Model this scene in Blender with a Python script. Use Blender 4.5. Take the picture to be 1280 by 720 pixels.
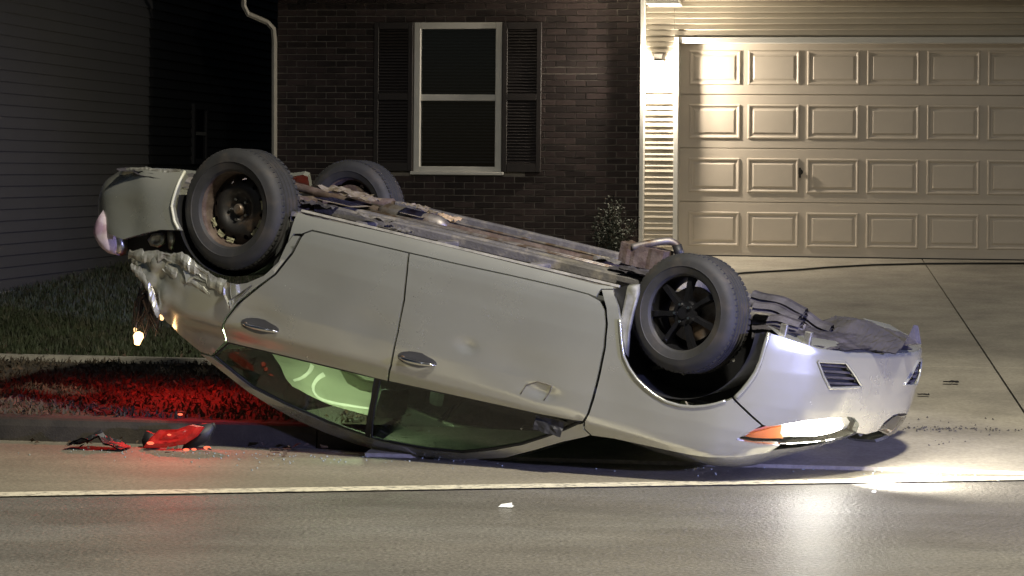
import bpy, bmesh, math, random
import numpy as np
from mathutils import Vector, Matrix
from mathutils.geometry import delaunay_2d_cdt

random.seed(7); rng = np.random.default_rng(7)
for o in list(bpy.data.objects): bpy.data.objects.remove(o)
scn = bpy.context.scene
C = scn.collection

# ------------------------------------------------------------------ camera
F = 3000.0; CX, CY = 640.0, 210.0; CAMZ = 1.60; ROLL = 0.0085     # focal length and horizon in 1280x720 pixels
R_ = np.array([math.cos(ROLL), 0, math.sin(ROLL)]); U_ = np.array([-math.sin(ROLL), 0, math.cos(ROLL)]); D_ = np.array([0, 1., 0])
CAM = np.array([0, 0, CAMZ])
cam = bpy.data.objects.new('camera', bpy.data.cameras.new('camera')); C.objects.link(cam)
cam.data.sensor_width = 36.0; cam.data.lens = F/1280*36.0
cam.data.shift_y = -(360-CY)/1280.0
cam.data.clip_end = 2000.0; cam.data.clip_start = 0.1
cam.matrix_world = Matrix(((R_[0], U_[0], 0, 0), (0, 0, -1, 0), (R_[2], U_[2], 0, CAMZ), (0, 0, 0, 1)))
scn.camera = cam

# ------------------------------------------------------------------ world, moonlit night sky, street lighting, exposure
w = bpy.data.worlds.new('World'); scn.world = w; w.use_nodes = True
nt = w.node_tree; nt.nodes.clear()
wo = nt.nodes.new('ShaderNodeOutputWorld'); wb = nt.nodes.new('ShaderNodeBackground'); sk = nt.nodes.new('ShaderNodeTexSky')
sk.sky_type = 'NISHITA'; sk.sun_disc = False
SUN_EL, SUN_AZ = 48.0, 200.0          # behind the camera, a little to its left
sk.sun_elevation = math.radians(SUN_EL); sk.sun_rotation = math.radians(SUN_AZ)
wb.inputs['Strength'].default_value = 0.0065
nt.links.new(sk.outputs[0], wb.inputs[0]); nt.links.new(wb.outputs[0], wo.inputs[0])

def light(name, typ, loc, energy, col, target=None, **kw):
    l = bpy.data.lights.new(name, typ); l.energy = energy; l.color = col
    for k, v in kw.items(): setattr(l, k, v)
    o = bpy.data.objects.new(name, l); C.objects.link(o); o.location = loc
    if target is not None:
        o.rotation_euler = (Vector(target)-Vector(loc)).to_track_quat('-Z', 'Y').to_euler()
    return o
az, el = math.radians(SUN_AZ), math.radians(SUN_EL)
sd = Vector((math.sin(az)*math.cos(el), math.cos(az)*math.cos(el), math.sin(el)))
light('moon', 'SUN', sd*50, 0.05, (0.85, 0.9, 1.0), (0, 0, 0), angle=math.radians(3))
# the street's own lamps behind the photographer, and the emergency vehicle's blue beacon down the road
light('street_lamp', 'SPOT', (2.3, 7.2, 7.6), 5600, (1.0, 0.93, 0.765), (1.4, 8.4, 0.0), spot_size=math.radians(154), spot_blend=1.0, shadow_soft_size=0.3)
light('blue_beacon', 'SPOT', (9.0, 5.0, 1.5), 6000, (0.42, 0.44, 1.0), (2.15, 12.1, 0.55), spot_size=math.radians(23), spot_blend=0.7, shadow_soft_size=0.12)

scn.render.engine = 'CYCLES'
vs = scn.view_settings
vs.view_transform = 'Standard'; vs.look = 'None'; vs.exposure = 0.22; vs.gamma = 1.0; vs.use_curve_mapping = False
scn.cycles.max_bounces = 8; scn.cycles.transparent_max_bounces = 16
scn.cycles.sample_clamp_indirect = 4.0

# ------------------------------------------------------------------ photo geometry helpers
def proj(P):
    P = np.asarray(P, float)-CAM; d = P@D_
    return np.stack([CX+F*(P@R_)/d, CY-F*(P@U_)/d], -1)
def ray(px, py): return R_*(px-CX)/F+U_*(CY-py)/F+D_
def on_z(px, py, z=0.0):
    r = ray(px, py); return CAM+r*((z-CAMZ)/r[2])

# ------------------------------------------------------------------ materials
MATS = {}
def mat(name, col, rough=0.6, metal=0.0, var=0.0, vscale=6.0, bump=0.0, bscale=60.0, col2=None, mixscale=3.0, mixlo=0.45, mixhi=0.6,
        coat=0.0, spec=0.5, objrand=0.0, emit=None, estr=0.0, rvar=0.0, detail=6.0, stretch=None, speck=0.0, sscale=90.0):
    if name in MATS: return MATS[name]
    m = bpy.data.materials.new(name); m.use_nodes = True; n = m.node_tree.nodes; L = m.node_tree.links
    b = n['Principled BSDF']
    b.inputs['Roughness'].default_value = rough; b.inputs['Metallic'].default_value = metal
    b.inputs['Coat Weight'].default_value = coat; b.inputs['Coat Roughness'].default_value = 0.12
    b.inputs['Specular IOR Level'].default_value = spec
    tc = n.new('ShaderNodeTexCoord'); vec = tc.outputs['Object']
    if stretch:
        mp = n.new('ShaderNodeMapping'); mp.inputs['Scale'].default_value = stretch; L.new(vec, mp.inputs[0]); vec = mp.outputs[0]
    def noise(scale, det=detail, vec=vec):
        t = n.new('ShaderNodeTexNoise'); t.inputs['Scale'].default_value = scale; t.inputs['Detail'].default_value = det
        t.inputs['Roughness'].default_value = 0.62; L.new(vec, t.inputs['Vector']); return t.outputs['Fac']
    rgb = n.new('ShaderNodeRGB'); rgb.outputs[0].default_value = (*col, 1); cur = rgb.outputs[0]
    if col2 is not None:
        r = n.new('ShaderNodeMapRange'); r.inputs[1].default_value = mixlo; r.inputs[2].default_value = mixhi; L.new(noise(mixscale), r.inputs[0])
        mx = n.new('ShaderNodeMix'); mx.data_type = 'RGBA'; L.new(r.outputs[0], mx.inputs['Factor']); L.new(cur, mx.inputs[6]); mx.inputs[7].default_value = (*col2, 1); cur = mx.outputs[2]
    if var > 0 or objrand > 0:
        hs = n.new('ShaderNodeHueSaturation'); L.new(cur, hs.inputs['Color']); val = None
        if var > 0:
            r = n.new('ShaderNodeMapRange'); r.inputs[1].default_value = 0.3; r.inputs[2].default_value = 0.7; r.inputs[3].default_value = 1-var; r.inputs[4].default_value = 1+var
            L.new(noise(vscale), r.inputs[0]); val = r.outputs[0]
        if objrand > 0:
            oi = n.new('ShaderNodeObjectInfo'); r2 = n.new('ShaderNodeMapRange'); r2.inputs[3].default_value = 1-objrand; r2.inputs[4].default_value = 1+objrand
            L.new(oi.outputs['Random'], r2.inputs[0])
            if val is None: val = r2.outputs[0]
            else:
                mu = n.new('ShaderNodeMath'); mu.operation = 'MULTIPLY'; L.new(val, mu.inputs[0]); L.new(r2.outputs[0], mu.inputs[1]); val = mu.outputs[0]
        L.new(val, hs.inputs['Value']); cur = hs.outputs[0]
    if speck > 0:
        h2 = n.new('ShaderNodeHueSaturation'); r = n.new('ShaderNodeMapRange'); r.inputs[1].default_value = 0.35; r.inputs[2].default_value = 0.65; r.inputs[3].default_value = 1-speck; r.inputs[4].default_value = 1+speck
        L.new(noise(sscale, 2.0, tc.outputs['Object']), r.inputs[0]); L.new(cur, h2.inputs['Color']); L.new(r.outputs[0], h2.inputs['Value']); cur = h2.outputs[0]
    L.new(cur, b.inputs['Base Color'])
    if rvar > 0:
        r = n.new('ShaderNodeMapRange'); r.inputs[1].default_value = 0.3; r.inputs[2].default_value = 0.7; r.inputs[3].default_value = rough-rvar; r.inputs[4].default_value = rough+rvar
        L.new(noise(vscale*1.7), r.inputs[0]); L.new(r.outputs[0], b.inputs['Roughness'])
    if bump > 0:
        bp = n.new('ShaderNodeBump'); bp.inputs['Strength'].default_value = 1.0; bp.inputs['Distance'].default_value = bump
        L.new(noise(bscale, vec=tc.outputs['Object']), bp.inputs['Height']); L.new(bp.outputs[0], b.inputs['Normal'])
    if emit: b.inputs['Emission Color'].default_value = (*emit, 1); b.inputs['Emission Strength'].default_value = estr
    MATS[name] = m; return m
def glass(name, tint, rough=0.03, refl=1.0):
    if name in MATS: return MATS[name]
    m = bpy.data.materials.new(name); m.use_nodes = True; n = m.node_tree.nodes; L = m.node_tree.links; n.clear()
    o = n.new('ShaderNodeOutputMaterial'); t = n.new('ShaderNodeBsdfTransparent'); t.inputs[0].default_value = (*tint, 1)
    g = n.new('ShaderNodeBsdfGlossy'); g.inputs['Roughness'].default_value = rough; g.inputs[0].default_value = (refl, refl, refl, 1)
    f = n.new('ShaderNodeFresnel'); f.inputs[0].default_value = 1.5; mx = n.new('ShaderNodeMixShader')
    L.new(f.outputs[0], mx.inputs[0]); L.new(t.outputs[0], mx.inputs[1]); L.new(g.outputs[0], mx.inputs[2]); L.new(mx.outputs[0], o.inputs[0])
    MATS[name] = m; return m
def glow(name, col, strength):
    if name in MATS: return MATS[name]
    m = bpy.data.materials.new(name); m.use_nodes = True; n = m.node_tree.nodes; L = m.node_tree.links; n.clear()
    o = n.new('ShaderNodeOutputMaterial'); e = n.new('ShaderNodeEmission'); e.inputs[0].default_value = (*col, 1); e.inputs[1].default_value = strength
    L.new(e.outputs[0], o.inputs[0]); MATS[name] = m; return m

# ------------------------------------------------------------------ object helpers
def mesh(name, verts, faces, smooth=False):
    me = bpy.data.meshes.new(name); me.from_pydata([tuple(map(float, v)) for v in verts], [], [tuple(f) for f in faces]); me.update()
    if smooth: me.polygons.foreach_set('use_smooth', [True]*len(me.polygons))
    return me
def link(name, me, m=None, parent=None, loc=None, rot=None, scale=None):
    o = bpy.data.objects.new(name, me); C.objects.link(o)
    if m is not None and me is not None and len(me.materials) == 0: me.materials.append(m)
    if parent is not None: o.parent = parent
    if loc is not None: o.location = loc
    if rot is not None: o.rotation_euler = rot
    if scale is not None: o.scale = scale
    return o
def obj(name, verts, faces, m, parent=None, smooth=False): return link(name, mesh(name, verts, faces, smooth), m, parent)
def empty(name, loc=(0, 0, 0), rotz=0.0, parent=None):
    o = bpy.data.objects.new(name, None); C.objects.link(o); o.location = loc; o.rotation_euler = (0, 0, rotz); o.empty_display_size = 0.2
    if parent is not None: o.parent = parent
    return o
def tag(o, label=None, cat=None, group=None, kind=None):
    if label: o['label'] = label
    if cat: o['category'] = cat
    if group: o['group'] = group
    if kind: o['kind'] = kind
    return o
class MB:
    """collects shapes into one mesh"""
    def __init__(s): s.v = []; s.f = []
    def add(s, v, f):
        k = len(s.v); s.v += [tuple(map(float, a)) for a in v]; s.f += [tuple(i+k for i in a) for a in f]; return s
    def box(s, x0, x1, y0, y1, z0, z1):
        return s.add([(x0, y0, z0), (x1, y0, z0), (x1, y1, z0), (x0, y1, z0), (x0, y0, z1), (x1, y0, z1), (x1, y1, z1), (x0, y1, z1)],
                     [(0, 3, 2, 1), (4, 5, 6, 7), (0, 1, 5, 4), (1, 2, 6, 5), (2, 3, 7, 6), (3, 0, 4, 7)])
    def tube(s, pts, r, n=8, caps=True):
        pts = [np.array(p, float) for p in pts]; rs = r if hasattr(r, '__len__') else [r]*len(pts); k0 = len(s.v); v = []; f = []
        prev = None
        for i, p in enumerate(pts):
            t = pts[min(i+1, len(pts)-1)]-pts[max(i-1, 0)]; t /= (np.linalg.norm(t)+1e-9)
            a = prev if prev is not None else (np.array([0, 0, 1.]) if abs(t[2]) < .9 else np.array([1., 0, 0]))
            a = a-t*(a@t); a /= np.linalg.norm(a); prev = a; b = np.cross(t, a)
            for j in range(n):
                q = 2*math.pi*j/n; v.append(p+rs[i]*(a*math.cos(q)+b*math.sin(q)))
        for i in range(len(pts)-1):
            for j in range(n): f.append((i*n+j, i*n+(j+1) % n, (i+1)*n+(j+1) % n, (i+1)*n+j))
        if caps: f.append(tuple(range(n-1, -1, -1))); f.append(tuple((len(pts)-1)*n+j for j in range(n)))
        return s.add(v, f)
    def lathe(s, prof, n=48, close=False):       # prof: (radius, y); axis = y
        v = []; f = []; m_ = len(prof)
        for i in range(n):
            q = 2*math.pi*i/n
            for r, y in prof: v.append((r*math.cos(q), y, r*math.sin(q)))
        mm = m_ if close else m_-1
        for i in range(n):
            for j in range(mm):
                a = i*m_+j; b = i*m_+(j+1) % m_; c = ((i+1) % n)*m_+(j+1) % m_; d = ((i+1) % n)*m_+j; f.append((a, b, c, d))
        return s.add(v, f)
    def grid(s, P):                              # P[i][j] points
        P = np.asarray(P); a, b = P.shape[:2]; v = P.reshape(-1, 3)
        return s.add(v, [(i*b+j, i*b+j+1, (i+1)*b+j+1, (i+1)*b+j) for i in range(a-1) for j in range(b-1)])
    def build(s, name, m, parent=None, smooth=False): return obj(name, s.v, s.f, m, parent, smooth)
def bevel_mesh(me, width, seg=1, ang=30):
    bm = bmesh.new(); bm.from_mesh(me); bmesh.ops.recalc_face_normals(bm, faces=bm.faces)
    ed = [e for e in bm.edges if len(e.link_faces) == 2 and e.calc_face_angle(0) > math.radians(ang)]
    bmesh.ops.bevel(bm, geom=ed, offset=width, segments=seg, affect='EDGES', profile=0.6); bm.to_mesh(me); bm.free(); me.update(); return me
def smooth_by_angle(me, ang=35):
    me.polygons.foreach_set('use_smooth', [True]*len(me.polygons))
    bm = bmesh.new(); bm.from_mesh(me)
    for e in bm.edges: e.smooth = not (len(e.link_faces) == 2 and e.calc_face_angle(0) > math.radians(ang))
    bm.to_mesh(me); bm.free(); return me
def crumple(nx, ny, w, h, amp, seed, freq=3.0):
    """a crumpled sheet centred on the origin, rows of points"""
    r = np.random.default_rng(seed); ph = r.uniform(0, 6.28, (6, 3)); k = r.normal(0, freq, (6, 2)); P = np.zeros((nx, ny, 3))
    for i in range(nx):
        for j in range(ny):
            x = (i/(nx-1)-.5)*w; y = (j/(ny-1)-.5)*h; d = np.zeros(3)
            for q in range(6): d += np.array([.35, .35, 1])*np.abs(np.sin(k[q, 0]*x/w*3+k[q, 1]*y/h*3+ph[q]))*amp/6
            P[i, j] = (x+d[0]-amp*.1, y+d[1]-amp*.1, d[2]+r.normal(0, amp*.05))
    return P

# ================================================================== THE SETTING
HA = math.radians(9.0)
EU = np.array([math.cos(HA), -math.sin(HA), 0]); EV = np.array([math.sin(HA), math.cos(HA), 0]); EZ = np.array([0, 0, 1.])
O0 = on_z(640, 577, 0.0); O0[2] = 0
def uv(u, v, z=0.0): return O0+EU*u+EV*v+EZ*z
def to_uv(P): d = np.asarray(P)-O0; return float(d@EU), float(d@EV)
H0 = CAM+ray(825, 210)*24.8; H0[2] = 0.0                       # a point on the house front
VH = to_uv(H0)[1]                                              # the house front's distance from the kerb
FLOOR = 0.70
def lawn_z(v): return 0.135+(0.60-0.135)*max(v-0.45, 0)/(VH-0.45)
def drive_z(v): return 0.022+(FLOOR-0.022)*v/VH
def on_drive(px, py):
    """(u, v) where the pixel's ray meets the sloping driveway"""
    r = ray(px, py); k = 0.0
    s = (FLOOR-0.022)/VH; n = EZ-s*EV; p0 = uv(0, 0, 0.022)
    k = ((p0-CAM)@n)/(r@n); return to_uv(CAM+r*k)

# --- materials of the setting
M_asph = mat('asphalt', (0.128, 0.119, 0.105), rough=0.38, var=0.22, vscale=1.6, speck=.35, sscale=55, bump=0.013, bscale=42, col2=(0.155, 0.148, 0.135), mixscale=0.9, spec=0.5, stretch=(0.6, 1.3, 1))
M_gut = mat('gutter_concrete', (0.22, 0.20, 0.155), rough=0.62, var=0.2, vscale=3, speck=.2, sscale=50, bump=0.005, bscale=45, col2=(0.17, 0.155, 0.12), mixscale=1.5, stretch=(0.45, 1.6, 1))
M_conc = mat('driveway_concrete', (0.36, 0.33, 0.27), rough=0.8, var=0.16, vscale=2.2, speck=.12, sscale=40, bump=0.003, bscale=60, col2=(0.23, 0.21, 0.175), mixscale=0.8, mixlo=0.42, mixhi=0.66, objrand=0.05)
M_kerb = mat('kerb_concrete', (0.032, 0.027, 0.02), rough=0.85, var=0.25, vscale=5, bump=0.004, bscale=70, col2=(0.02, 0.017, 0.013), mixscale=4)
M_line = mat('road_paint', (0.62, 0.58, 0.46), rough=0.55, var=0.12, vscale=9, col2=(0.20, 0.19, 0.16), mixscale=22, mixlo=0.49, mixhi=0.66, bump=0.001, bscale=120)
M_soil = mat('soil', (0.055, 0.045, 0.03), rough=0.95, var=0.35, vscale=4, bump=0.02, bscale=18, col2=(0.035, 0.04, 0.018), mixscale=2.5)
M_verge = mat('dead_grass_soil', (0.05, 0.04, 0.028), rough=0.95, var=0.35, vscale=7, bump=0.02, bscale=26, col2=(0.045, 0.035, 0.025), mixscale=6)
M_edge = mat('edging_concrete', (0.30, 0.28, 0.23), rough=0.9, var=0.25, vscale=6, bump=0.004, bscale=60)
M_grass = mat('grass_blades', (0.024, 0.034, 0.011), rough=0.7, var=0.45, vscale=2.2, col2=(0.042, 0.04, 0.018), mixscale=5, mixlo=0.5, mixhi=0.62)
M_leaf = mat('dead_leaves', (0.07, 0.045, 0.026), rough=0.85, var=0.5, vscale=9, col2=(0.05, 0.032, 0.02), mixscale=14)
M_dirt = mat('joint_filler', (0.03, 0.026, 0.02), rough=0.95)

def sheet(name, pts, m, z=None, **kw):
    return obj(name, pts, [tuple(range(len(pts)))], m, **kw)
def uvgrid(us, vs_, zf): return [[uv(u, v, zf(u, v)) for v in vs_] for u in us]

g = sheet('ground', [(-400, -200, -0.08), (400, -200, -0.08), (400, 600, -0.08), (-400, 600, -0.08)], M_soil); tag(g, kind='structure')
g = sheet('road', [uv(-60, -14), uv(60, -14), uv(60, 0.05), uv(-60, 0.05)], M_asph); tag(g, kind='structure')
U_DROP = to_uv(on_z(455, 574))[0]; KV = 0.30     # kerb ends under the car; kerb face set back from the gutter lip
# edge line: traced on the road plane, straight on beyond the frame
a, b = on_z(78, 618.5), on_z(1200, 600.5); d = (b-a)/np.linalg.norm(b-a); nrm = np.array([-d[1], d[0], 0])
def linept(t, off, z): p = a+d*t+nrm*off; return np.array([p[0], p[1], z])
def line_z0(off): return off
sa, sb = to_uv(linept(-18, 0, 0)), to_uv(linept(22, 0, 0))
# pale concrete gutter apron between the edge line and the kerb
gp = []
ts = np.linspace(-18, 8.2, 40)
for t in ts:
    p = linept(t, -0.02, 0.004); gp.append(p)
top = []
for t in ts:
    p = linept(t, 0, 0); u, v = to_uv(p); top.append(uv(u, 0.36 if u < U_DROP else .03, 0.004) if v < 0.0 else np.array([p[0], p[1], .004]))
mb = MB(); mb.grid(np.array([gp, top])); g = mb.build('gutter', M_gut); tag(g, kind='structure')
mb = MB(); mb.grid(np.array([[linept(t, -0.075, 0.008) for t in np.linspace(-18, 22, 60)], [linept(t, 0.075, 0.008) for t in np.linspace(-18, 22, 60)]]))
g = mb.build('road_marking', M_line); tag(g, kind='structure')

# kerb on the left, dropping to the driveway apron
def kerb_top(u): return 0.135 if u < U_DROP-0.35 else (0.135-(0.135-0.04)*min(1, (u-U_DROP+0.35)/0.35))
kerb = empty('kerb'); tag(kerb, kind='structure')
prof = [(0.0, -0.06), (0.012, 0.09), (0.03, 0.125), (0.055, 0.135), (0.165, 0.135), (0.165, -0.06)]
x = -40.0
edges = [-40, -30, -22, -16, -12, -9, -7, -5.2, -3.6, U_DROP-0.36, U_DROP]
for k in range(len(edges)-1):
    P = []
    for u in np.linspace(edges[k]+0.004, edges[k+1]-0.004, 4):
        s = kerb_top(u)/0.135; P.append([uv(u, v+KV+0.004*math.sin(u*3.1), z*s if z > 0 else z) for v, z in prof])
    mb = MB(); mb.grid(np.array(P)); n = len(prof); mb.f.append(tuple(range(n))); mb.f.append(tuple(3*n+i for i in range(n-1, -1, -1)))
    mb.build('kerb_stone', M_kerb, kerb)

# verge, edging strip and lawn, left of the driveway
V_EDGE = to_uv(on_z(160, 457, lawn_z(2.4)))[1]
def dl(v): return U_DROP-0.02+(to_uv(H0)[0]-0.35-U_DROP)*v/VH     # left edge of the driveway
def noisy(u, v, a=0.02): return a*(math.sin(u*2.3+v)+math.sin(v*3.1-u*1.7)+math.sin(u*5.1)*.5)
vsv = np.linspace(0.465, V_EDGE-0.05, 10)
mb = MB(); P = [[uv(-40+(dl(v)+40)*t, v, lawn_z(v)-0.004+(noisy(-40+(dl(v)+40)*t, v, .008) if 0 < i < 9 else 0)) for i, v in enumerate(vsv)] for t in np.linspace(0, 1, 160)**0.5]
mb.grid(np.array(P)); g = mb.build('verge', M_verge, smooth=True); tag(g, kind='structure')
mb = MB(); P = []
for t in np.linspace(0, 1, 60):
    u = -40+(dl(V_EDGE)-.3+40)*t; wv = 0.006*math.sin(u*1.3)
    P.append([uv(u, V_EDGE-.05+wv, lawn_z(V_EDGE)-.05), uv(u, V_EDGE-.05+wv, lawn_z(V_EDGE)+.035), uv(u, V_EDGE+.05+wv, lawn_z(V_EDGE)+.035), uv(u, V_EDGE+.05+wv, lawn_z(V_EDGE)-.05)])
mb.grid(np.array(P)); g = mb.build('edging', M_edge); tag(g, kind='structure')
vsv = np.linspace(V_EDGE+0.03, 60, 60)
mb = MB(); P = [[uv(-45+(min(dl(v), dl(VH))+45)*t, v, lawn_z(min(v, VH+8))+noisy(t*40, v, .012)) for v in vsv] for t in np.linspace(0, 1, 120)]
mb.grid(np.array(P)); g = mb.build('lawn', M_soil, smooth=True); tag(g, kind='structure')

def blades(name, n, usamp, hmin, hmax, m, wid=0.006, lean=0.5):
    V = []; Fc = []
    for i in range(n):
        u, v = usamp(); z = lawn_z(v); h = random.uniform(hmin, hmax); q = random.uniform(0, 6.28); ln = random.uniform(0, lean)*h
        p = uv(u, v, z); e = np.array([math.cos(q), math.sin(q), 0])*wid*(.6+random.random()); q2 = random.uniform(0, 6.28); l = np.array([math.cos(q2), math.sin(q2), 0])*ln
        k = len(V); V += [p-e, p+e, p+e*.7+l*.35+EZ*h*.55, p-e*.7+l*.35+EZ*h*.55, p+l+EZ*h*.95]; Fc += [(k, k+1, k+2, k+3), (k+3, k+2, k+4)]
    o = obj(name, V, Fc, m); return o
def lawn_sample():
    while True:
        v = V_EDGE+0.06+abs(random.gauss(0, 3.4)) if random.random() < .75 else random.uniform(V_EDGE, VH)
        if v > VH+1: continue
        u = random.uniform(-6.2, dl(v)-.1)
        if u < -6.2: continue
        return u, v
g = blades('grass', 42000, lawn_sample, 0.03, 0.085, M_grass, wid=0.007); tag(g, 'short dark green grass covering the front lawn', 'grass', kind='stuff')
g = blades('verge_grass', 9000, lambda: (random.uniform(-5, U_DROP-.1), random.uniform(.48, V_EDGE-.06)), 0.015, 0.05, mat('dry_grass', (0.055, 0.042, 0.025), rough=.85, var=.4, vscale=5), wid=0.006, lean=1.2)
tag(g, 'dry trampled grass on the verge behind the kerb', 'grass', kind='stuff')
V = []; Fc = []
for i in range(1300):
    u = random.uniform(-5, U_DROP+.1); v = random.uniform(.46, V_EDGE+.5) if random.random() < .93 else random.uniform(-.1, .28)
    z = (lawn_z(v) if v > .4 else 0.006)+random.uniform(.004, .03); s = random.uniform(.012, .034); q = random.uniform(0, 6.28)
    ax = np.array([math.cos(q), math.sin(q), random.uniform(-.3, .3)]); bx = np.array([-math.sin(q), math.cos(q), random.uniform(-.3, .3)])*.55; p = uv(u, v, z); k = len(V)
    V += [p-ax*s, p-bx*s-ax*s*.2+EZ*.004, p+ax*s+EZ*random.uniform(0, .02), p+bx*s-ax*s*.1+EZ*random.uniform(0, .02)]; Fc += [(k, k+1, k+2), (k, k+2, k+3)]
g = obj('leaf_litter', V, Fc, M_leaf); tag(g, 'brown fallen leaves scattered over the verge and gutter', 'leaves', kind='stuff')

# driveway: slabs cast between joints, on a dark bed
drv = obj('driveway', [uv(dl(0), .0, .0), uv(14, .0, .0), uv(14, VH+.3, FLOOR-.04), uv(dl(VH), VH+.3, FLOOR-.04)], [(0, 1, 2, 3)], M_dirt); tag(drv, kind='structure')
j0, j1 = on_drive(1150, 320), on_drive(1200, 395)
def ju(v): return j0[0]+(j1[0]-j0[0])*(v-j0[1])/(j1[1]-j0[1])
v370, v457, v535 = on_drive(1020, 371)[1], on_drive(1170, 458)[1], on_drive(1180, 536)[1]
rows = [VH+.25, v370, v457, v535, 0.0]
for k in range(len(rows)-1):
    va, vb = rows[k+1]+.007, rows[k]-.007
    cuts = [lambda v: dl(v), ju, lambda v: ju(v)+3.2, lambda v: 14.0]
    for c in range(3):
        l, r = cuts[c], cuts[c+1]
        P = [[uv(l(v)+.007+(r(v)-l(v)-.014)*t, v, drive_z(v)+.0015*(k % 2)) for v in np.linspace(va, vb, 5)] for t in np.linspace(0, 1, 8)]
        mb = MB(); mb.grid(np.array(P))
        n = 5; rim = [(i*n) for i in range(8)]
        for A, B in [((0, 0), (7, 0)), ((0, 4), (7, 4)), ((0, 0), (0, 4)), ((7, 0), (7, 4))]:
            pa, pb = P[A[0]][A[1]], P[B[0]][B[1]]; mb.add([pa, pb, pb-EZ*.03, pa-EZ*.03], [(0, 1, 2, 3)])
        mb.build('slab', M_conc, drv)
# dark cable lying across the driveway below the door
pts = []
for px, py in [(905, 345.5), (930, 343), (1000, 339), (1035, 336), (1090, 333), (1150, 331.5), (1210, 331), (1290, 331)]:
    u, v = on_drive(px, py); pts.append(uv(u, v, drive_z(v)+.014))
mb = MB(); mb.tube(pts, 0.010, 8); tag(mb.build('cable', mat('cable_rubber', (0.02, 0.02, 0.018), rough=.5), smooth=True), 'thin dark cable lying across the concrete below the garage door', 'cable')

# ------------------------------------------------------------------ the brick house with the garage
house = empty('house', H0, -HA); tag(house, 'brick house with dark shutters and attached garage with beige sectional door', 'house')
def hl(px, py, y0=0.0):
    """pixel -> (x, z) on the house plane y = y0 (house coordinates)"""
    r = ray(px, py); p0 = H0+EV*y0; k = ((p0-CAM)@EV)/(r@EV); P = CAM+r*k-H0; return float(P@EU), float(P[2])
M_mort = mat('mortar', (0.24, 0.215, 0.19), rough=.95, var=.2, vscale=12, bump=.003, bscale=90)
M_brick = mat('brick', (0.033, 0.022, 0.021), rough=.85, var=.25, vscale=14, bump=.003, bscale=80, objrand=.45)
M_brick2 = mat('brick_field_brick', (0.033, 0.022, 0.021), rough=.85, var=.45, vscale=5, bump=.003, bscale=80)
M_white = mat('white_trim', (0.60, 0.59, 0.55), rough=.55, var=.06, vscale=4)
M_vinyl = mat('beige_vinyl', (0.46, 0.41, 0.33), rough=.55, var=.06, vscale=3, bump=.0006, bscale=220)
M_door = mat('garage_door_paint', (0.54, 0.475, 0.395), rough=.5, var=.05, vscale=3, bump=.0005, bscale=160, objrand=.02)
M_shut = mat('shutter_paint', (0.022, 0.017, 0.016), rough=.6, var=.2, vscale=6)
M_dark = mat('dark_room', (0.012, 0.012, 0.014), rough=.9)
M_pane = glass('window_pane', (0.75, 0.78, 0.8), .02)
M_alu = mat('downspout_paint', (0.42, 0.40, 0.35), rough=.45, var=.1, vscale=6)
M_shingle = mat('roof_shingles', (0.05, 0.045, 0.04), rough=.9, var=.4, vscale=10, bump=.01, bscale=30)
WT = 3.42
xL = hl(346, 150)[0]; xC = hl(801, 150)[0]; xT = hl(806.5, 150)[0]; xJ = hl(842.5, 150)[0]; xJ2 = hl(848.5, 150)[0]
zHead0 = hl(900, 54)[1]; zHead1 = hl(900, 46.5)[1]
# brick wall: mortar slab with bricks standing proud of it, window opening left open
wx0, wz0 = hl(517, 214); wx1, wz1 = hl(628, 28)
mb = MB()
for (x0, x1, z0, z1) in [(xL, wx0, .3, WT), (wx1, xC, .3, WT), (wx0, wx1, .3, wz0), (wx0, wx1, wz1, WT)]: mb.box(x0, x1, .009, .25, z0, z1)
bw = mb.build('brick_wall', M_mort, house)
bvar = []
for k in range(5):
    m_ = MB(); m_.box(-.1015, .1015, -.006, .03, -.0285, .0285); me = mesh('brick', m_.v, m_.f)
    for v in me.vertices: v.co.x += random.uniform(-.002, .002); v.co.z += random.uniform(-.0016, .0016); v.co.y += random.uniform(-.0025, .001) if v.co.y < 0 else 0
    bvar.append(bevel_mesh(me, .002)); me.materials.append(M_brick)
shx0 = hl(468, 120)[0]; shx1 = hl(677, 120)[0]
spots = []
nc = int((WT-.32)/.067)
for c in range(nc):
    z = .34+c*.067
    x = xL+(0.1065 if c % 2 else 0.0)-.1065
    while x < xC:
        x0, x1 = max(x+.005, xL), min(x+.208, xC-.002); x += .213
        segs = [(x0, x1)]
        if wz0-.03 < z < wz1+.03: segs = [(x0, min(x1, wx0)), (max(x0, wx1), x1)]
        for s0, s1 in segs:
            if s1-s0 < .03: continue
            if s0 > shx0 and s1 < shx1 and wz0-.02 < z < wz1+.02: continue     # behind the shutters
            spots.append(((s0+s1)/2, z, (s1-s0)/.203))
car_line = [(340, 190), (400, 205), (510, 250), (640, 303), (770, 335), (801, 300)]
vis, hid = [], []
for s in spots:
    P = H0+EU*s[0]+EZ*s[1]; px, py = proj(P)
    lim = np.interp(px, [a_[0] for a_ in car_line], [a_[1] for a_ in car_line])
    (vis if -6 < py < lim+6 else hid).append((np.linalg.norm(P-CAM), s))
vis.sort(key=lambda t: t[0])
step = max(1, len(vis)//300)
own = [t[1] for t in vis[:300]]; rest = [t[1] for t in vis[300:]]+[t[1] for t in hid]
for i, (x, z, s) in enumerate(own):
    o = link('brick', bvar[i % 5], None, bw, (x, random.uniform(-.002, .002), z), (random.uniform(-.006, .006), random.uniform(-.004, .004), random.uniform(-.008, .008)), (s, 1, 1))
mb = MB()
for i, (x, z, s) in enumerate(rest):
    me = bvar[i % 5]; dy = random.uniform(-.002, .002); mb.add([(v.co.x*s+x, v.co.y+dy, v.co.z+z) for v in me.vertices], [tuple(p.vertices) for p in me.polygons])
o = mb.build('brick_field', None, bw)
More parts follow.
